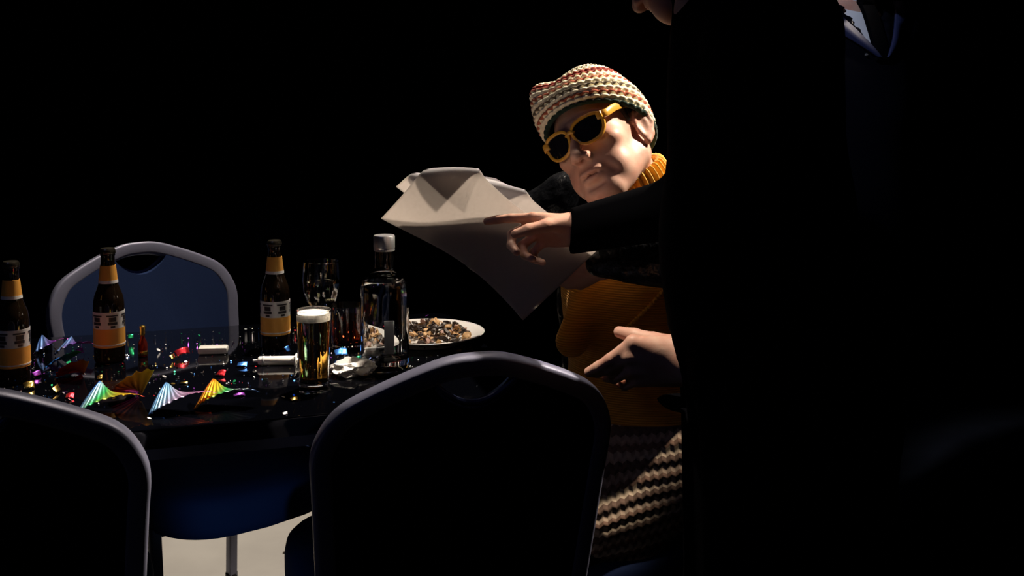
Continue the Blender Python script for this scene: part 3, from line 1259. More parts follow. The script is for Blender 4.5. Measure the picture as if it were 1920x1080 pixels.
s3 = sheet(P(800, 450, 2.012), P(979, 598, 2.060), P(1116, 472, 1.952), 'paper_sheet', ((0.0, .15), (.80, 1.0)), .012, 2.7, shift=-.003)  # extra layer added to darken the lower right of the papers
tag(s3, 'half-hidden white sheet added between front and rear to dim their lower right', 'paper', 'papers in the seated man\'s hands')

# ------------------------------------------------------------------ standing person bending over
AF, AL, AU = frame((-.49, .42, -.76), (-.805, -.537, .223))
# chin local (.078,0,-.105) sits at the pixel below
AH = P(1264, 34, 1.80) - (AF * .080 + AU * -.104)
ab = SDF()
head_ops(ab, AH, AF, AL, AU)


def AW(x, y, z):
    return AH + AF * x + AL * y + AU * z


ANECK = P(1375, -20, 1.64)
ASR, ASL = P(1390, 90, 1.78), P(1445, 85, 1.47)
AER, AWR = P(1305, 382, 1.80), P(1090, 430, 1.885)
AEL, AWL = P(1452, 520, 1.55), P(1300, 684, 1.69)
APEL = P(1432, 640, 1.62)
ab.cone(AW(-.04, 0, -.05), ANECK, .055, .06, .03)
ab.cone(ANECK + Vector((.02, 0, -.06)), APEL, .10, .11, .06)
for e, q in ((1, ASL), (-1, ASR)):
    ab.cone(ANECK + Vector((.02, 0, -.04)), q, .06, .055, .04)
ab.chain([ASR, AER, AWR], [.05, .042, .028], .02)
ab.chain([ASL, AEL, AWL], [.05, .042, .028], .02)
AL_ = {}
for e in (-1, 1):
    hip = APEL + Vector((0, -e * .085, -.03))
    kn = hip + Vector((-.01, -e * .01, -.42))
    an = Vector((hip.x + .02, hip.y - e * .02, .09))
    AL_[e] = (hip, kn, an)
    ab.chain([hip, kn, an], [.08, .056, .04], .03)
# right hand: palm towards us, thumb uppermost, forefinger pointing, the others curled
hand_ops(ab, AWR, P(914, 428, 1.93) - AWR, (.05, .80, .60), -1,
         [(4, 6, 6), (38, 62, 30), (52, 62, 34), (58, 60, 34)], splay=(2, 0, -4, -8), thumb=(22, -30, 14), sc_=.86)
# left hand: back of the hand towards us, thumb uppermost, fingers drooping
hand_ops(ab, AWL, (-1, .06, .05), (0, -1, -.22), 1,
         [(6, 12, 8), (22, 22, 12), (32, 26, 14), (38, 28, 14)], splay=(-46, -47, -48, -50), thumb=(-6, -42, 0), sc_=1.02)
pa = sdf_obj('person', ab, (-.12, 1.35, .03), (.55, 2.05, 1.62), .0036, M_skin)
tag(pa, 'standing person in black bending over the seated man, one finger pointing at the papers', 'person')
hs = SDF()
hs.ell(AW(-.03, 0, .055), (.10, .083, .085), .02, np.array([AF[:], AL[:], AU[:]]))
hs.ell(AW(-.06, 0, -.0), (.06, .075, .06), .02, np.array([AF[:], AL[:], AU[:]]))
sdf_obj('hair', hs, AH - Vector((.2, .2, .2)), AH + Vector((.2, .2, .2)), .006, M_hair, pa)
aj = SDF()
aj.cone(ANECK + Vector((.035, 0, -.07)), P(1425, 420, 1.60), .115, .115, .06)
aj.cone(P(1425, 420, 1.60), APEL + Vector((0, 0, -.08)), .115, .112, .06)
aj.ell(P(1400, 200, 1.62), (.095, .17, .20), .05)
for q in (ASL, ASR):
    aj.cone(ANECK + Vector((.04, 0, -.06)), q, .075, .072, .05)
aj.chain([ASR, AER, AWR + (AWR - AER) * .15], [.075, .050, .036], .03)
aj.chain([ASL, AEL, AWL + (AWL - AEL) * .15], [.078, .064, .052], .03)
aj.cone(ANECK + Vector((.01, 0, -.05)), ANECK + (AH - ANECK) * .30, .082, .070, .02)
aj.ell(P(1330, 500, 1.60), (.055, .10, .13), .05)         # jacket front hanging forward
q = P(1066, 428, 1.885)
aj.box(q + Vector((-.10, 0, 0)), (.10, .10, .10), .002, .004, sub=True)
q = P(1309, 680, 1.69)
aj.box(q + Vector((-.10, 0, 0)), (.10, .08, .058), .002, .004, sub=True)
ajo = sdf_obj('jacket', aj, (.0, 1.30, .72), (.62, 2.02, 1.60), .006, M_black, pa)
ajo['label'] = 'black jacket'
at = SDF()
for e in (-1, 1):
    hip, kn, an = AL_[e]
    at.chain([hip + Vector((0, 0, .05)), kn, an], [.105, .082, .075], .04)
at.ell(APEL, (.115, .165, .12), .05)
at.plane((0, 0, .05), (0, 0, -1))
sdf_obj('trousers', at, (.05, 1.3, .02), (.65, 2.0, 1.05), .008, M_trouser, pa)
for e in (-1, 1):
    an = AL_[e][2]
    s_ = SDF()
    s_.cone(Vector((an.x + .03, an.y, .06)), Vector((an.x - .16, an.y, .042)), .046, .038, .02)
    s_.plane((0, 0, .003), (0, 0, -1), .004)
    sdf_obj('shoe', s_, (an.x - .3, an.y - .15, -.02), (an.x + .15, an.y + .15, .16), .006, M_shoe, pa)

# ------------------------------------------------------------------ second standing person in a dark suit
BX, BY = 0.0, 0.0
BF, BL_, BU = frame((-.12, -1, -.08), (1, -.12, 0))
bb = SDF()
BH = Vector((BX, BY - .03, 1.66))
head_ops(bb, BH, BF, BL_, BU)
BN = Vector((BX, BY + .01, 1.50))
bb.cone(BH + Vector((0, .03, -.04)), BN, .056, .062, .03)
bb.ell((BX, BY, 1.28), (.17, .11, .22), .05)
bb.cone((BX, BY, 1.2), (BX, BY, .95), .12, .13, .05)
BA = {}
for e in (-1, 1):
    shd = Vector((BX + e * .165, BY + .01, 1.435))
    elb = Vector((BX + e * .205, BY + .06, 1.14))
    wr = Vector((BX + e * .12, BY + .16, .93))
    BA[e] = (shd, elb, wr)
    bb.cone(BN + Vector((0, 0, -.05)), shd, .055, .055, .04)
    bb.chain([shd, elb, wr], [.05, .04, .028], .02)
    hip = Vector((BX + e * .09, BY, .92))
    bb.chain([hip, Vector((BX + e * .10, BY - .01, .50)), Vector((BX + e * .11, BY + .01, .09))], [.085, .058, .04], .03)
    hand_ops(bb, wr, Vector((-e * .6, .15, -.7)), (0, 1, .1), e, [(18, 24, 14)] * 4)
pb = sdf_obj('person', bb, (-.40, -.30, .03), (.40, .40, 1.85), .0045, M_skin)
tag(pb, 'standing person in dark suit and white shirt behind the bending one, head out of frame', 'person')
hs = SDF()
hs.ell(BH + Vector((0, .02, .05)), (.082, .10, .085), .02)
hs.plane(BH + Vector((0, -.05, .05)), (0, -1, -.5), .01)
sdf_obj('hair', hs, BH - Vector((.2, .2, .2)), BH + Vector((.2, .2, .2)), .007, M_hair, pb)


def suit(inf):
    s = SDF()
    s.ell((BX, BY, 1.28), (.18 + inf, .118 + inf, .225 + inf), .05)
    s.cone((BX, BY, 1.22), (BX, BY, .92), .13 + inf, .145 + inf, .05)
    for e in (-1, 1):
        shd, elb, wr = BA[e]
        s.cone(BN + Vector((0, 0, -.06)), shd, .062 + inf, .062 + inf, .04)
        s.chain([shd, elb, elb + (wr - elb) * .9], [.062 + inf, .052 + inf, .042 + inf], .02)
    return s


sh = suit(-.002)
sh.cone(BN + Vector((0, -.0, -.04)), BN + Vector((0, -.012, .012)), .066, .064, .01)
sdf_obj('shirt', sh, (-.40, -.30, .85), (.40, .40, 1.62), .006, M_shirt, pb)
js = suit(.010)
full = suit(.010)
# V opening
zb, zt = 1.372, 1.56
for i in range(9):
    t = i / 8
    z = zb + (zt - zb) * t
    js.ell((BX, BY - .14, z), (.010 + .130 * t, .16, .018), .004, sub=True)
js.cone(BN + Vector((0, 0, -.04)), BN + Vector((0, -.01, .08)), .072, .078, .006, sub=True)
jb = sdf_obj('suit_jacket', js, (-.42, -.32, .82), (.42, .42, 1.6), .005, M_suit, pb)
jb['label'] = 'dark navy suit jacket'


def fy(sdf, x, z, off):
    y = BY - .35
    for _ in range(60):
        d = sdf.ev(np.array([[x, y, z]]))[0]
        if d < .0005:
            break
        y += d * .8
    return y - off


for e in (-1, 1):
    v, f = [], []
    n = 14
    for i in range(n + 1):
        t = i / n
        z = zb - .004 + (1.50 - zb) * t
        xi = .010 + .112 * t
        wd = .050 * math.sin(min(1, t * 1.35 + .12) * math.pi * .5) + (.012 if .62 < t < .8 else 0)
        xs = (BX + e * xi, BX + e * (xi + wd * .5), BX + e * (xi + wd))
        for lay in (.0085, .003):
            for q, xx in enumerate(xs):
                v.append((xx, fy(full, xx, z, lay + (.002 if q == 0 else 0)), z))
    for i in range(n):
        a, b_ = 6 * i, 6 * (i + 1)
        for q in (0, 1):
            f.append((a + q, a + q + 1, b_ + q + 1, b_ + q))
            f.append((a + 3 + q, b_ + 3 + q, b_ + 4 + q, a + 4 + q))
        f.append((a, b_, b_ + 3, a + 3))
        f.append((a + 2, a + 5, b_ + 5, b_ + 2))
    o = obj('lapel', v, f, M_lapel, jb)
tie = MB()
pts = [(BX, fy(full, BX, z, .0), z) for z in np.linspace(1.36, 1.49, 10)]
tie.tube([Vector(p) + Vector((0, -.000, 0)) for p in pts], .01, flat=(.022, .006), up=(0, -1, 0))
tie.box(Vector(pts[-1]) + Vector((0, -.003, .008)), (.04, .022, .034), bev=.006)
tie.build('tie', M_black, pb)
pin = MB()
pin.lathe([(.0005, .003), (.0035, .0015), (.0035, -.002)], 12, (-.045, fy(full, -.045, 1.372, .003), 1.372), Matrix.Rotation(math.pi / 2, 3, 'X'))
po = pin.build('lapel_pin', M_silver, jb)
bt = SDF()
for e in (-1, 1):
    bt.chain([(BX + e * .085, BY, .94), (BX + e * .10, BY, .50), (BX + e * .11, BY + .01, .08)], [.11, .085, .078], .03)
bt.ell((BX, BY, .93), (.165, .125, .10), .04)
bt.plane((0, 0, .045), (0, 0, -1))
sdf_obj('trousers', bt, (-.4, -.3, .02), (.4, .4, 1.08), .009, M_trouser, pb)
for e in (-1, 1):
    s_ = SDF()
    s_.cone((BX + e * .11, BY + .03, .06), (BX + e * .12, BY - .15, .042), .046, .038, .02)
    s_.plane((0, 0, .003), (0, 0, -1), .004)
    sdf_obj('shoe', s_, (BX + e * .11 - .15, BY - .3, -.02), (BX + e * .11 + .15, BY + .2, .16), .007, M_shoe, pb)

pb.location = (.735, 2.64, 0)
pb.rotation_euler = (0, 0, math.radians(32))

# ------------------------------------------------------------------ bottles and glasses
def arc_shell(r, z0, z1, a0, a1, n=24, th=.0005, slope=0.0, r2=None):
    """a label wrapped on a bottle between two angles"""
    v, f = [], []
    r2 = r2 or r
    for i in range(n + 1):
        a = a0 + (a1 - a0) * i / n
        cs, sn = math.cos(a), math.sin(a)
        dz = slope * abs(i / n - .5) * 2
        for rr0, z, in ((0, z0 + dz), (0, z1)):
            base = r if z == z0 + dz else r2
            v.append(((base + th) * cs, (base + th) * sn, z))
            v.append((base * cs, base * sn, z))
    for i in range(n):
        q, w_ = 4 * i, 4 * (i + 1)
        f += [(q, w_, w_ + 2, q + 2), (q + 1, q + 3, w_ + 3, w_ + 1), (q + 2, w_ + 2, w_ + 3, q + 3), (q, q + 1, w_ + 1, w_)]
    f += [(0, 2, 3, 1), (4 * n, 4 * n + 1, 4 * n + 3, 4 * n + 2)]
    return v, f


BOT = [(.026, 0), (.0295, .002), (.0305, .006), (.0305, .112), (.0300, .122), (.0275, .135), (.0225, .148), (.0180, .162), (.0152, .180), (.0138, .200),
       (.0134, .214), (.0146, .216), (.0146, .220), (.0130, .222), (.0130, .226)]


def make_beer():
    root = empty('beer_bottle')
    b = MB()
    b.lathe(BOT, 40)
    b.build('bottle_glass', M_brown, root)
    b = MB()
    prof = []
    b.lathe([(.0150, .2195), (.0158, .2210), (.0152, .2270), (.0130, .2305), (.004, .2312)], 42)
    b.build('crown_cap', M_silver_dark, root)
    b = MB()
    b.add(*arc_shell(.0306, .032, .070, 0, 2 * math.pi, 48))
    lo_ = b.build('body_label', M_lorange, root)
    b = MB()
    b.add(*arc_shell(.0306, .0702, .104, 0, 2 * math.pi, 48))
    b.build('label_band', M_lwhite, lo_)
    b = MB()
    b.add(*arc_shell(.0311, .036, .0385, 0, 2 * math.pi, 48))
    b.build('label_line', M_lwhite, lo_)
    b = MB()
    for a in np.arange(0, 2 * math.pi, 1.05):
        for j, (w_, z0, z1) in enumerate(((.26, .085, .094), (.34, .0785, .084), (.16, .0725, .077), (.42, .0955, .0985))):
            b.add(*arc_shell(.03115, z0, z1, a - w_, a + w_ * .8, 10))
    b.build('label_print', M_ldark, lo_)
    b = MB()
    b.add(*arc_shell(.0176, .166, .196, 0, 2 * math.pi, 36, r2=.0144, th=.0009))
    b.build('neck_label', M_lorange, root)
    b = MB()
    b.add(*arc_shell(.0186, .1605, .1664, 0, 2 * math.pi, 36, r2=.0178, th=.0009))
    b.build('neck_band', M_lwhite, root)
    return root


M_silver_dark = mat('dark_crown_cap', (.10, .09, .07), .3, .9)
beer = make_beer()
BG = 'brown beer bottles on the table'


def tpt(px, py, z=TZ):
    q = PZ(px, py, z)
    return (q.x, q.y, z)


for i, (px, py, lb) in enumerate(((26, 716, 'brown beer bottle with orange label nearest us, cut by the left edge of the photo'),
                                  (206, 676, 'brown beer bottle with orange and white label in front of the navy chair'),
                                  (517, 652, 'brown beer bottle with pale neck label behind the white syringe'))):
    o = beer if i == 0 else copy_tree(beer)
    o.location = tpt(px, py)
    o.rotation_euler = (0, 0, (.3, 1.1, 2.3)[i])
    tag(o, lb, 'bottle', BG)

# clear spirit bottle
vod = tag(empty('spirit_bottle', tpt(722, 688)), 'tall clear glass spirit bottle with silver cap and no front label', 'bottle')
outer = [(.036, .0), (.0465, .002), (.0485, .008), (.0485, .150), (.0480, .160), (.0455, .172), (.0400, .182), (.0310, .189), (.0225, .193), (.0200, .197), (.0192, .204), (.0192, .240)]
inner = [(.0150, .240), (.0152, .200), (.0200, .190), (.0300, .184), (.0390, .176), (.0430, .164), (.0440, .150), (.0440, .028), (.0400, .020), (.0250, .017), (.0005, .016)]
b = MB()
b.lathe(outer + inner, 64)
b.build('bottle_glass', M_glass, vod)
b = MB()
b.lathe([(.0004, .0165), (.0250, .0175), (.0398, .0205), (.0437, .0285), (.0437, .150), (.0427, .164), (.0390, .1735), (.0385, .1740), (.0004, .1740)], 64)
b.build('spirit', M_spirit, vod)
b = MB()
b.lathe([(.0196, .233), (.0208, .234), (.0208, .2355), (.0203, .237), (.0208, .2385), (.0210, .240), (.0210, .262), (.0200, .2640), (.0150, .2645)], 48)
b.build('cap', M_silver, vod)
b = MB()
b.add(*arc_shell(.0487, .022, .088, math.radians(86), math.radians(97), 12))
b.build('back_label', M_grey, vod)

# small beer glass
pint = tag(empty('beer_glass', tpt(589, 728)), 'small tumbler glass of amber beer with white foam', 'glass')
b = MB()
b.lathe([(.0240, 0), (.0262, .0015), (.0266, .004), (.0320, .146), (.0322, .1475), (.0316, .1482), (.0308, .146), (.0252, .016), (.0210, .0135), (.0004, .013)], 48)
b.build('glass_wall', M_glass, pint)
b = MB()
b.lathe([(.0004, .0135), (.0210, .0140), (.0251, .0165), (.0302, .1280), (.0302, .1285), (.0004, .1285)], 48)
b.build('beer', M_beer, pint)
b = MB()
b.lathe([(.0004, .1286), (.0301, .1286), (.0306, .1400), (.0300, .1425), (.020, .1410), (.0004, .1405)], 48)
b.build('foam', M_foam, pint)

# wine glass
wg = tag(empty('wine_glass', tpt(604, 658)), 'stemmed wine glass half full of clear liquid behind the beer', 'glass')
b = MB()
b.lathe([(.0330, 0), (.0338, .001), (.0330, .002), (.0120, .006), (.0050, .012), (.0040, .030), (.0042, .070), (.0080, .079), (.0200, .090), (.0310, .106), (.0375, .128), (.0392, .150),
         (.0382, .175), (.0368, .190), (.0360, .1906), (.0368, .175), (.0378, .150), (.0361, .128), (.0300, .1075), (.0190, .0920), (.0070, .0830), (.0004, .0815)], 56)
b.build('glass_body', M_glass, wg)
b = MB()
b.lathe([(.0004, .0820), (.0069, .0834), (.0188, .0924), (.0297, .1078), (.0358, .1282), (.0374, .1450), (.0374, .1455), (.0004, .1455)], 56)
b.build('wine', M_wine, wg)

# red drink
tm = tag(empty('tumbler', tpt(652, 653)), 'short tumbler of dark red drink between the beer and the spirit bottle', 'glass')
b = MB()
b.lathe([(.0300, 0), (.0325, .0015), (.0330, .005), (.0375, .092), (.0377, .0935), (.0370, .0940), (.0362, .092), (.0315, .014), (.0280, .011), (.0004, .0105)], 48)
b.build('glass_wall', M_glass, tm)
b = MB()
b.lathe([(.0004, .0108), (.0280, .0114), (.0313, .0145), (.0345, .0640), (.0345, .0645), (.0004, .0645)], 48)
b.build('red_drink', M_red, tm)

# plate of scraps
pl = tag(empty('dinner_plate', tpt(800, 641)), 'white dinner plate heaped with dark and tan food scraps at the table end', 'plate')
b = MB()
b.lathe([(.070, 0), (.078, .001), (.082, .006), (.112, .018), (.1250, .0225), (.1260, .0240), (.1245, .0248), (.110, .0215), (.080, .0100), (.070, .0075), (.0004, .0070)], 72)
b.build('dish', M_plate, pl)
rs = random.Random(3)
M_f1 = mat('charred_brown', (.035, .020, .014), .5, bump=(120, .6, .003))
M_f2 = mat('tan_crust', (.55, .33, .15), .6, bump=(120, .5, .003))
M_f3 = mat('pink_grey_flesh', (.42, .25, .20), .6, bump=(120, .5, .003))
food = MB()
pc = Vector(pl.location)
from mathutils import noise as mnoise
for i in range(190):
    a, rr = rs.uniform(0, 2 * math.pi), .100 * math.sqrt(rs.random())
    hgt = .011 + .034 * (1 - (rr / .104) ** 2) * rs.random() + .006 * rs.random()
    R = Matrix.Rotation(rs.uniform(0, 6.28), 3, 'Z') @ Matrix.Rotation(rs.uniform(-1.1, 1.1), 3, 'X') @ Matrix.Rotation(rs.uniform(-.6, .6), 3, 'Y')
    c = pc + Vector((rr * math.cos(a), rr * math.sin(a), hgt))
    mi = rs.choice((0, 0, 0, 0, 1, 1, 2))
    if rs.random() < .45:                                   # curled peel
        L_, W2, cu = rs.uniform(.016, .034), rs.uniform(.005, .012), rs.uniform(1.2, 3.4)
        r_ = L_ / cu
        vv, ff = [], []
        for lay in (0, .0014):
            for q in range(11):
                g = cu * (q / 10 - .5)
                ww = W2 * math.sin(math.pi * (.12 + .76 * q / 10))
                for t_ in (-.5, 0, .5):
                    vv.append(R @ Vector(((r_ - lay) * math.sin(g), ww * t_, (r_ - lay) * (math.cos(g) - .7) - abs(t_) * .003)) + c)
        for q in range(10):
            for t_ in (0, 1):
                k = q * 3 + t_
                ff += [(k, k + 3, k + 4, k + 1), (33 + k, 33 + k + 1, 33 + k + 4, 33 + k + 3)]
            ff += [(q * 3, 33 + q * 3, 33 + q * 3 + 3, q * 3 + 3), (q * 3 + 2, q * 3 + 5, 33 + q * 3 + 5, 33 + q * 3 + 2)]
        ff += [(0, 1, 34, 33), (1, 2, 35, 34), (30, 63, 64, 31), (31, 64, 65, 32)]
        food.add(vv, ff, mi)
        continue
    sx, sy, sz = rs.uniform(.004, .014), rs.uniform(.004, .009), rs.uniform(.002, .006)
    bm = bmesh.new()
    bmesh.ops.create_icosphere(bm, subdivisions=2, radius=1)
    vv = []
    for q in bm.verts:
        k = 1 + .7 * mnoise.noise(q.co * 1.7 + Vector((i, 0, 0))) + .3 * mnoise.noise(q.co * 4 + Vector((0, i, 0)))
        vv.append(R @ Vector((q.co.x * sx * k, q.co.y * sy * k, q.co.z * sz * k)) + c)
    bm.verts.index_update()
    food.add(vv, [[q.index for q in ff.verts] for ff in bm.faces], mi)
    bm.free()
fo = food.build('food_scraps', [M_f1, M_f2, M_f3])
tag(fo, 'heap of charred brown and tan leftovers on the white plate', 'food', kind='stuff')

# syringe
sy = tag(empty('syringe', tpt(519, 676, TZ + .0095), math.radians(3)), 'white plastic syringe lying beside the beer glass', 'syringe')
RYm = Matrix.Rotation(math.radians(90), 3, 'Y')
b = MB()
b.lathe([(.0005, -.0475), (.0028, -.047), (.0030, -.038), (.0078, -.036), (.0088, -.033), (.0090, .036), (.0088, .037)], 28, R=RYm)
b.box((.0375, 0, .001), (.0028, .030, .021), bev=.001)
b.build('barrel', M_plastic, sy)
b = MB()
b.lathe([(.0091, -.0285), (.0093, -.028), (.0093, -.0245), (.0091, -.024)], 28, R=RYm, cap=False)
b.build('stopper', M_grey, sy)
b = MB()
b.lathe([(.0045, .036), (.0045, .052), (.0095, .053), (.0095, .056), (.0045, .057)], 20, R=RYm)
b.build('plunger', M_plastic, sy)


def crumple(name, loc, sx, sy_, sz, seed, m):
    from mathutils import noise
    bm = bmesh.new()
    bmesh.ops.create_icosphere(bm, subdivisions=5, radius=1)
    v = []
    for q in bm.verts:
        n_ = q.co.normalized()
        rad = .95
        for fq, am in ((1.2, .30), (2.4, .10), (5.0, .02)):
            rad += am * (1 - 2 * abs(noise.noise(n_ * fq + Vector((seed, 2.3 * fq, 0)))) * 1.6)
        p = n_ * rad * .8
        v.append((loc[0] + p.x * sx, loc[1] + p.y * sy_, loc[2] + max(0.0004, (p.z * .5 + .40) * sz)))
    bm.verts.index_update()
    b = MB()
    b.add(v, [[q.index for q in ff.verts] for ff in bm.faces])
    bm.free()
    return b.build(name, m)


tag(crumple('tissue', tpt(662, 701), .044, .050, .034, 5, M_tissue), 'crumpled white tissue in front of the clear spirit bottle', 'tissue')
cp = MB()
q = tpt(400, 662)
cp.box((q[0], q[1], TZ + .0075), (.060, .030, .014), math.radians(6), bev=.004)
tag(cp.build('lighter', M_plastic), 'small white oblong lighter lying by the far chair\'s reflection', 'lighter')

# gold topped popper standing on the table
pq = tpt(268, 668)
gp = tag(empty('party_popper', pq), 'tiny gold and red bottle-shaped party popper standing right of the middle beer bottle', 'popper')
b = MB()
b.lathe([(.0085, 0), (.0095, .001), (.0095, .024), (.0085, .030), (.0045, .038), (.0042, .046)], 24)
b.build('popper_body', mat('dark_red_foil', (.30, .03, .02), .3, .8), gp)
b = MB()
b.lathe([(.0050, .044), (.0055, .046), (.0055, .056), (.0062, .058), (.0060, .063), (.002, .065)], 24)
b.build('popper_cap', M_gold, gp)
b = MB()
b.lathe([(.0097, .004), (.0099, .0045), (.0099, .012), (.0097, .0125)], 24, cap=False)
b.build('popper_band', M_gold, gp)


# ------------------------------------------------------------------ foil streamers
def fan(name, px, py, w_, h_, m, yaw=0.0, tilt=0.0, arc=1.7, ridges=9, label='', ph=0.0, lift=0.0):
    """an arched, pleated piece of foil standing on the table; w_ along the arch, h_ its depth"""
    n, k = 72, 10
    r = w_ / arc
    v, f, uv = [], [], []
    R = Matrix.Rotation(yaw, 3, 'Z') @ Matrix.Rotation(tilt, 3, 'X')
    for lay in (0, 1):
        for i in range(n + 1):
            t = i / n
            a = -arc / 2 + arc * t + ph
            pl_ = .0012 * math.sin(t * ridges * 2 * math.pi)
            for j in range(k + 1):
                u = j / k
                flare = (.35 + .95 * u) * (.62 + .75 * t)
                rr = r * flare + pl_ * (0.4 + u) - lay * .0004 + (.0012 * math.sin(37 * t) if j == k else 0)
                v.append(R @ Vector((rr * math.sin(a) + .35 * h_ * u * (t - .3), -h_ * (u - .5) * (1.15 - .5 * t) + .006 * math.sin(5 * t + 3 * u), rr * math.cos(a))))
                uv.append((t * .75 + u * .25, u))
    st = (n + 1) * (k + 1)
    for i in range(n):
        for j in range(k):
            q = i * (k + 1) + j
            f.append((q, q + 1, q + k + 2, q + k + 1))
            f.append((st + q, st + q + k + 1, st + q + k + 2, st + q + 1))
    rim = [j for j in range(k + 1)] + [(i + 1) * (k + 1) - 1 for i in range(1, n + 1)] + [n * (k + 1) + j for j in range(k - 1, -1, -1)] + [i * (k + 1) for i in range(n - 1, 0, -1)]
    for i in range(len(rim)):
        a, b_ = rim[i], rim[(i + 1) % len(rim)]
        f.append((b_, a, st + a, st + b_))
    zmin = min(p.z for p in v)
    c = Vector(tpt(px, py)) + Vector((0, 0, -zmin + .0008 + lift))
    o = obj(name, [p + c for p in v], f, m, uvs=uv)
    tag(o, label, 'streamer', 'rainbow foil streamers on the table')
    return o


fan('foil_streamer', 84, 655, .050, .040, M_purple, .5, .7, 1.9, 5, 'purple and blue foil streamer curling up beside the left-edge beer bottle')
fan('foil_streamer', 133, 660, .062, .045, M_purple, .1, .6, 2.2, 6, 'domed pink and purple foil streamer left of the middle beer bottle')
fan('foil_streamer', 150, 703, .060, .035, rainbow_mat('red_orange_foil', [(0, R_), (.6, R_), (1, O_)]), -.35, .55, 1.2, 5, 'red and orange foil streamer lying flat in front of the domed pink one')
fan('foil_streamer', 190, 768, .088, .062, M_rainbow, .15, .75, 2.1, 11, 'large blue, green and yellow pleated foil streamer behind the left foreground chair')
fan('foil_streamer', 318, 766, .084, .060, M_pinkblue, .3, .75, 1.9, 12, 'large blue and pink pleated foil streamer near the table\'s front edge')
fan('foil_streamer', 405, 758, .090, .056, M_redgreen, .2, .7, 2.3, 12, 'red, green and white pleated foil fan nearest the beer glass')
fan('foil_streamer', 112, 685, .050, .040, rainbow_mat('blue_green_foil', [(0, B_), (.6, (.03, .2, .6)), (1, G_)]), .2, .5, 1.3, 5, 'dark blue foil streamer lying behind the red and orange one')
fan('foil_streamer', 255, 745, .060, .040, rainbow_mat('dark_orange_foil', [(0, V_), (.3, R_), (.7, O_), (1, Y_)]), -.2, .4, 1.0, 7, 'dim orange foil streamer between the two large pleated ones')


def bit(name, px, py, size, m, yaw, curl, label, stand=0.0, cat='foil scrap'):
    """one small curled foil scrap"""
    n, k = 18, 4
    L, W_ = size
    v, f = [], []
    R = Matrix.Rotation(yaw, 3, 'Z') @ Matrix.Rotation(stand, 3, 'X')
    for lay in (0, 1):
        for i in range(n + 1):
            t = i / n - .5
            a = curl * t
            r = L / max(curl, .01)
            for j in range(k + 1):
                u = j / k - .5
                tw = .5 * t
                v.append(R @ Vector(((r - lay * .0004) * math.sin(a), u * W_, (r - lay * .0004) * (math.cos(a) - 1) + u * W_ * tw)))
    st = (n + 1) * (k + 1)
    for i in range(n):
        for j in range(k):
            q = i * (k + 1) + j
            f.append((q, q + 1, q + k + 2, q + k + 1))
            f.append((st + q, st + q + k + 1, st + q + k + 2, st + q + 1))
    rim = [j for j in range(k + 1)] + [(i + 1) * (k + 1) - 1 for i in range(1, n + 1)] + [n * (k + 1) + j for j in range(k - 1, -1, -1)] + [i * (k + 1) for i in range(n - 1, 0, -1)]
    for i in range(len(rim)):
        a, b_ = rim[i], rim[(i + 1) % len(rim)]
        f.append((b_, a, st + a, st + b_))
    zmin = min(p.z for p in v)
    c = Vector(tpt(px, py)) + Vector((0, 0, -zmin + .0006))
    o = obj(name, [p + c for p in v], f, m)
    return tag(o, label, cat, 'curled foil scrap on the black table')


bit('foil_scrap', 346, 668, (.040, .014), M_redfoil, .9, 1.9, 'bright red curled foil scrap behind the blue and pink streamer', .9)
bit('foil_scrap', 326, 674, (.020, .010), M_gold, 1.4, 1.2, 'small upright gold foil scrap left of the bright red curl', 1.1)
bit('foil_scrap', 110, 735, (.034, .012), M_gold, 1.7, 1.3, 'tall gold foil scrap behind the left foreground chair', 1.0)
bit('foil_scrap', 55, 730, (.022, .014), M_gold, .6, 1.3, 'gold foil scrap beside the foot of the left-edge beer bottle', .8)
bit('foil_scrap', 131, 748, (.016, .012), M_redfoil, .2, 1.6, 'red foil scrap just above the left foreground chair back', .5)
bit('foil_scrap', 414, 706, (.018, .014), M_redfoil, -.2, 1.4, 'red foil scrap behind the red and green pleated fan', .6)
bit('foil_scrap', 454, 688, (.020, .012), M_bluefoil, .1, .9, 'pale blue foil scrap left of the white syringe', .45)
bit('foil_scrap', 541, 660, (.016, .012), M_bluefoil, 1.2, 1.4, 'blue foil scrap standing behind the white syringe', 1.0)
bit('foil_scrap', 640, 668, (.028, .016), M_bluefoil, .4, 1.2, 'dark blue foil scrap in front of the red drink', .7)
bit('foil_scrap', 187, 712, (.010, .009), M_gold, .3, 1.2, 'small gold foil dot in front of the middle beer bottle', .8)
bit('foil_scrap', 245, 636, (.012, .010), M_greenfoil, .3, 1.2, 'green foil scrap just right of the middle beer bottle', .9)
bit('foil_scrap', 671, 676, (.010, .008), M_greenfoil, .3, 1.2, 'green foil scrap at the left foot of the spirit bottle', .9)
bit('foil_scrap', 762, 674, (.014, .008), M_greenfoil, 1.3, 1.0, 'green foil scrap at the right foot of the spirit bottle', 1.0)
bit('foil_scrap', 345, 720, (.014, .006), M_gold, .1, .8, 'flat gold foil scrap behind the blue and pink streamer', .3)
bit('foil_scrap', 72, 706, (.022, .010), M_violetfoil, 1.2, 1.4, 'violet foil scrap right of the left-edge beer bottle', 1.0)
bit('foil_scrap', 449, 744, (.022, .007), M_violetfoil, .5, 1.2, 'dark pink foil scrap right of the red and green fan', .4)
bit('foil_scrap', 535, 778, (.009, .006), M_silverfoil, .5, .6, 'bright silver foil dot near the front edge of the table', .55)
bit('foil_scrap', 552, 752, (.014, .010), M_gold, .5, 1.0, 'dull gold foil scrap left of the beer glass foot', .4)
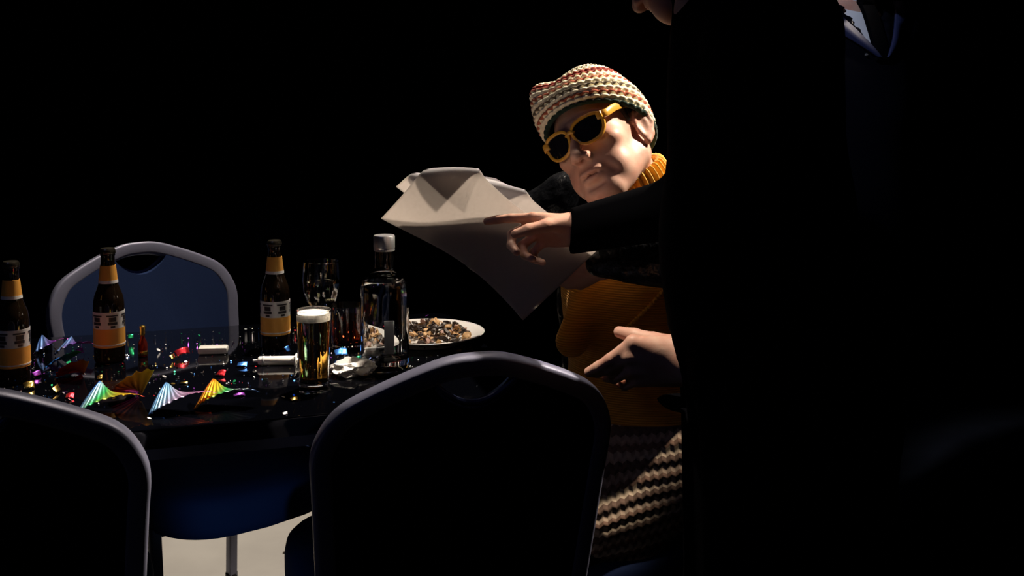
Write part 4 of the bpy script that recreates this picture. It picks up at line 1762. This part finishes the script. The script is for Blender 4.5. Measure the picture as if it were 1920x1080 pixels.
bit('foil_scrap', 860, 660, (.012, .006), M_gold, .1, .8, 'gold foil scrap in front of the dinner plate', .4)
bit('foil_scrap', 152, 664, (.018, .012), M_violetfoil, 1.0, 1.5, 'lilac foil scrap at the right foot of the domed pink streamer', .9)

# loose glitter confetti over the whole cover
cf = MB()
rs = random.Random(11)
cm = [M_silverfoil, M_gold, M_redfoil, M_bluefoil, M_greenfoil, M_violetfoil]
Minv = Matrix.Rotation(-PHI, 3, 'Z')
for i in range(2200):
    lx, ly = rs.uniform(-TL / 2 + .03, TL / 2 - .03), rs.uniform(-TW / 2 + .05, TW / 2 - .03)
    if rs.random() < .8 and ly < -TW / 2 + .20:
        continue
    c = tc_ + tx * lx + tn * ly
    s = rs.uniform(.0006, .0019) if rs.random() < .90 else rs.uniform(.002, .0042)
    R = Matrix.Rotation(rs.uniform(0, 6.28), 3, 'Z') @ Matrix.Rotation(rs.gauss(0, .45), 3, 'X') @ Matrix.Rotation(rs.gauss(0, .35), 3, 'Y')
    asp = rs.uniform(.5, 1.6)
    sh_ = [R @ Vector((s * math.cos(a) * asp, s * math.sin(a), 0)) for a in (.5, 1.57, 2.64, 3.67, 4.71, 5.76)]
    zm = min(p.z for p in sh_)
    pts = [Vector((c.x, c.y, TZ - zm + .0005)) + p for p in sh_]
    cf.add(pts + [p + Vector((0, 0, .0003)) for p in pts], [(0, 5, 4, 3, 2, 1), (6, 7, 8, 9, 10, 11)] + [(q, (q + 1) % 6, 6 + (q + 1) % 6, 6 + q) for q in range(6)],
           rs.choice((0, 0, 0, 0, 0, 0, 1, 1, 2, 3, 4, 5)))
co = cf.build('confetti', cm, smooth=False)
tag(co, 'glittering foil confetti scattered over the black table', 'confetti', kind='stuff')

# cigarette end lying on the lit floor
ce = MB()
q = PZ(540, 1037, .004)
ce.tube([q - Vector((.014, 0, 0)), q + Vector((.014, .004, 0))], .004, n=10)
tag(ce.build('cigarette_end', M_f1), 'dark scrap on the lit floor under the far chair', 'litter')
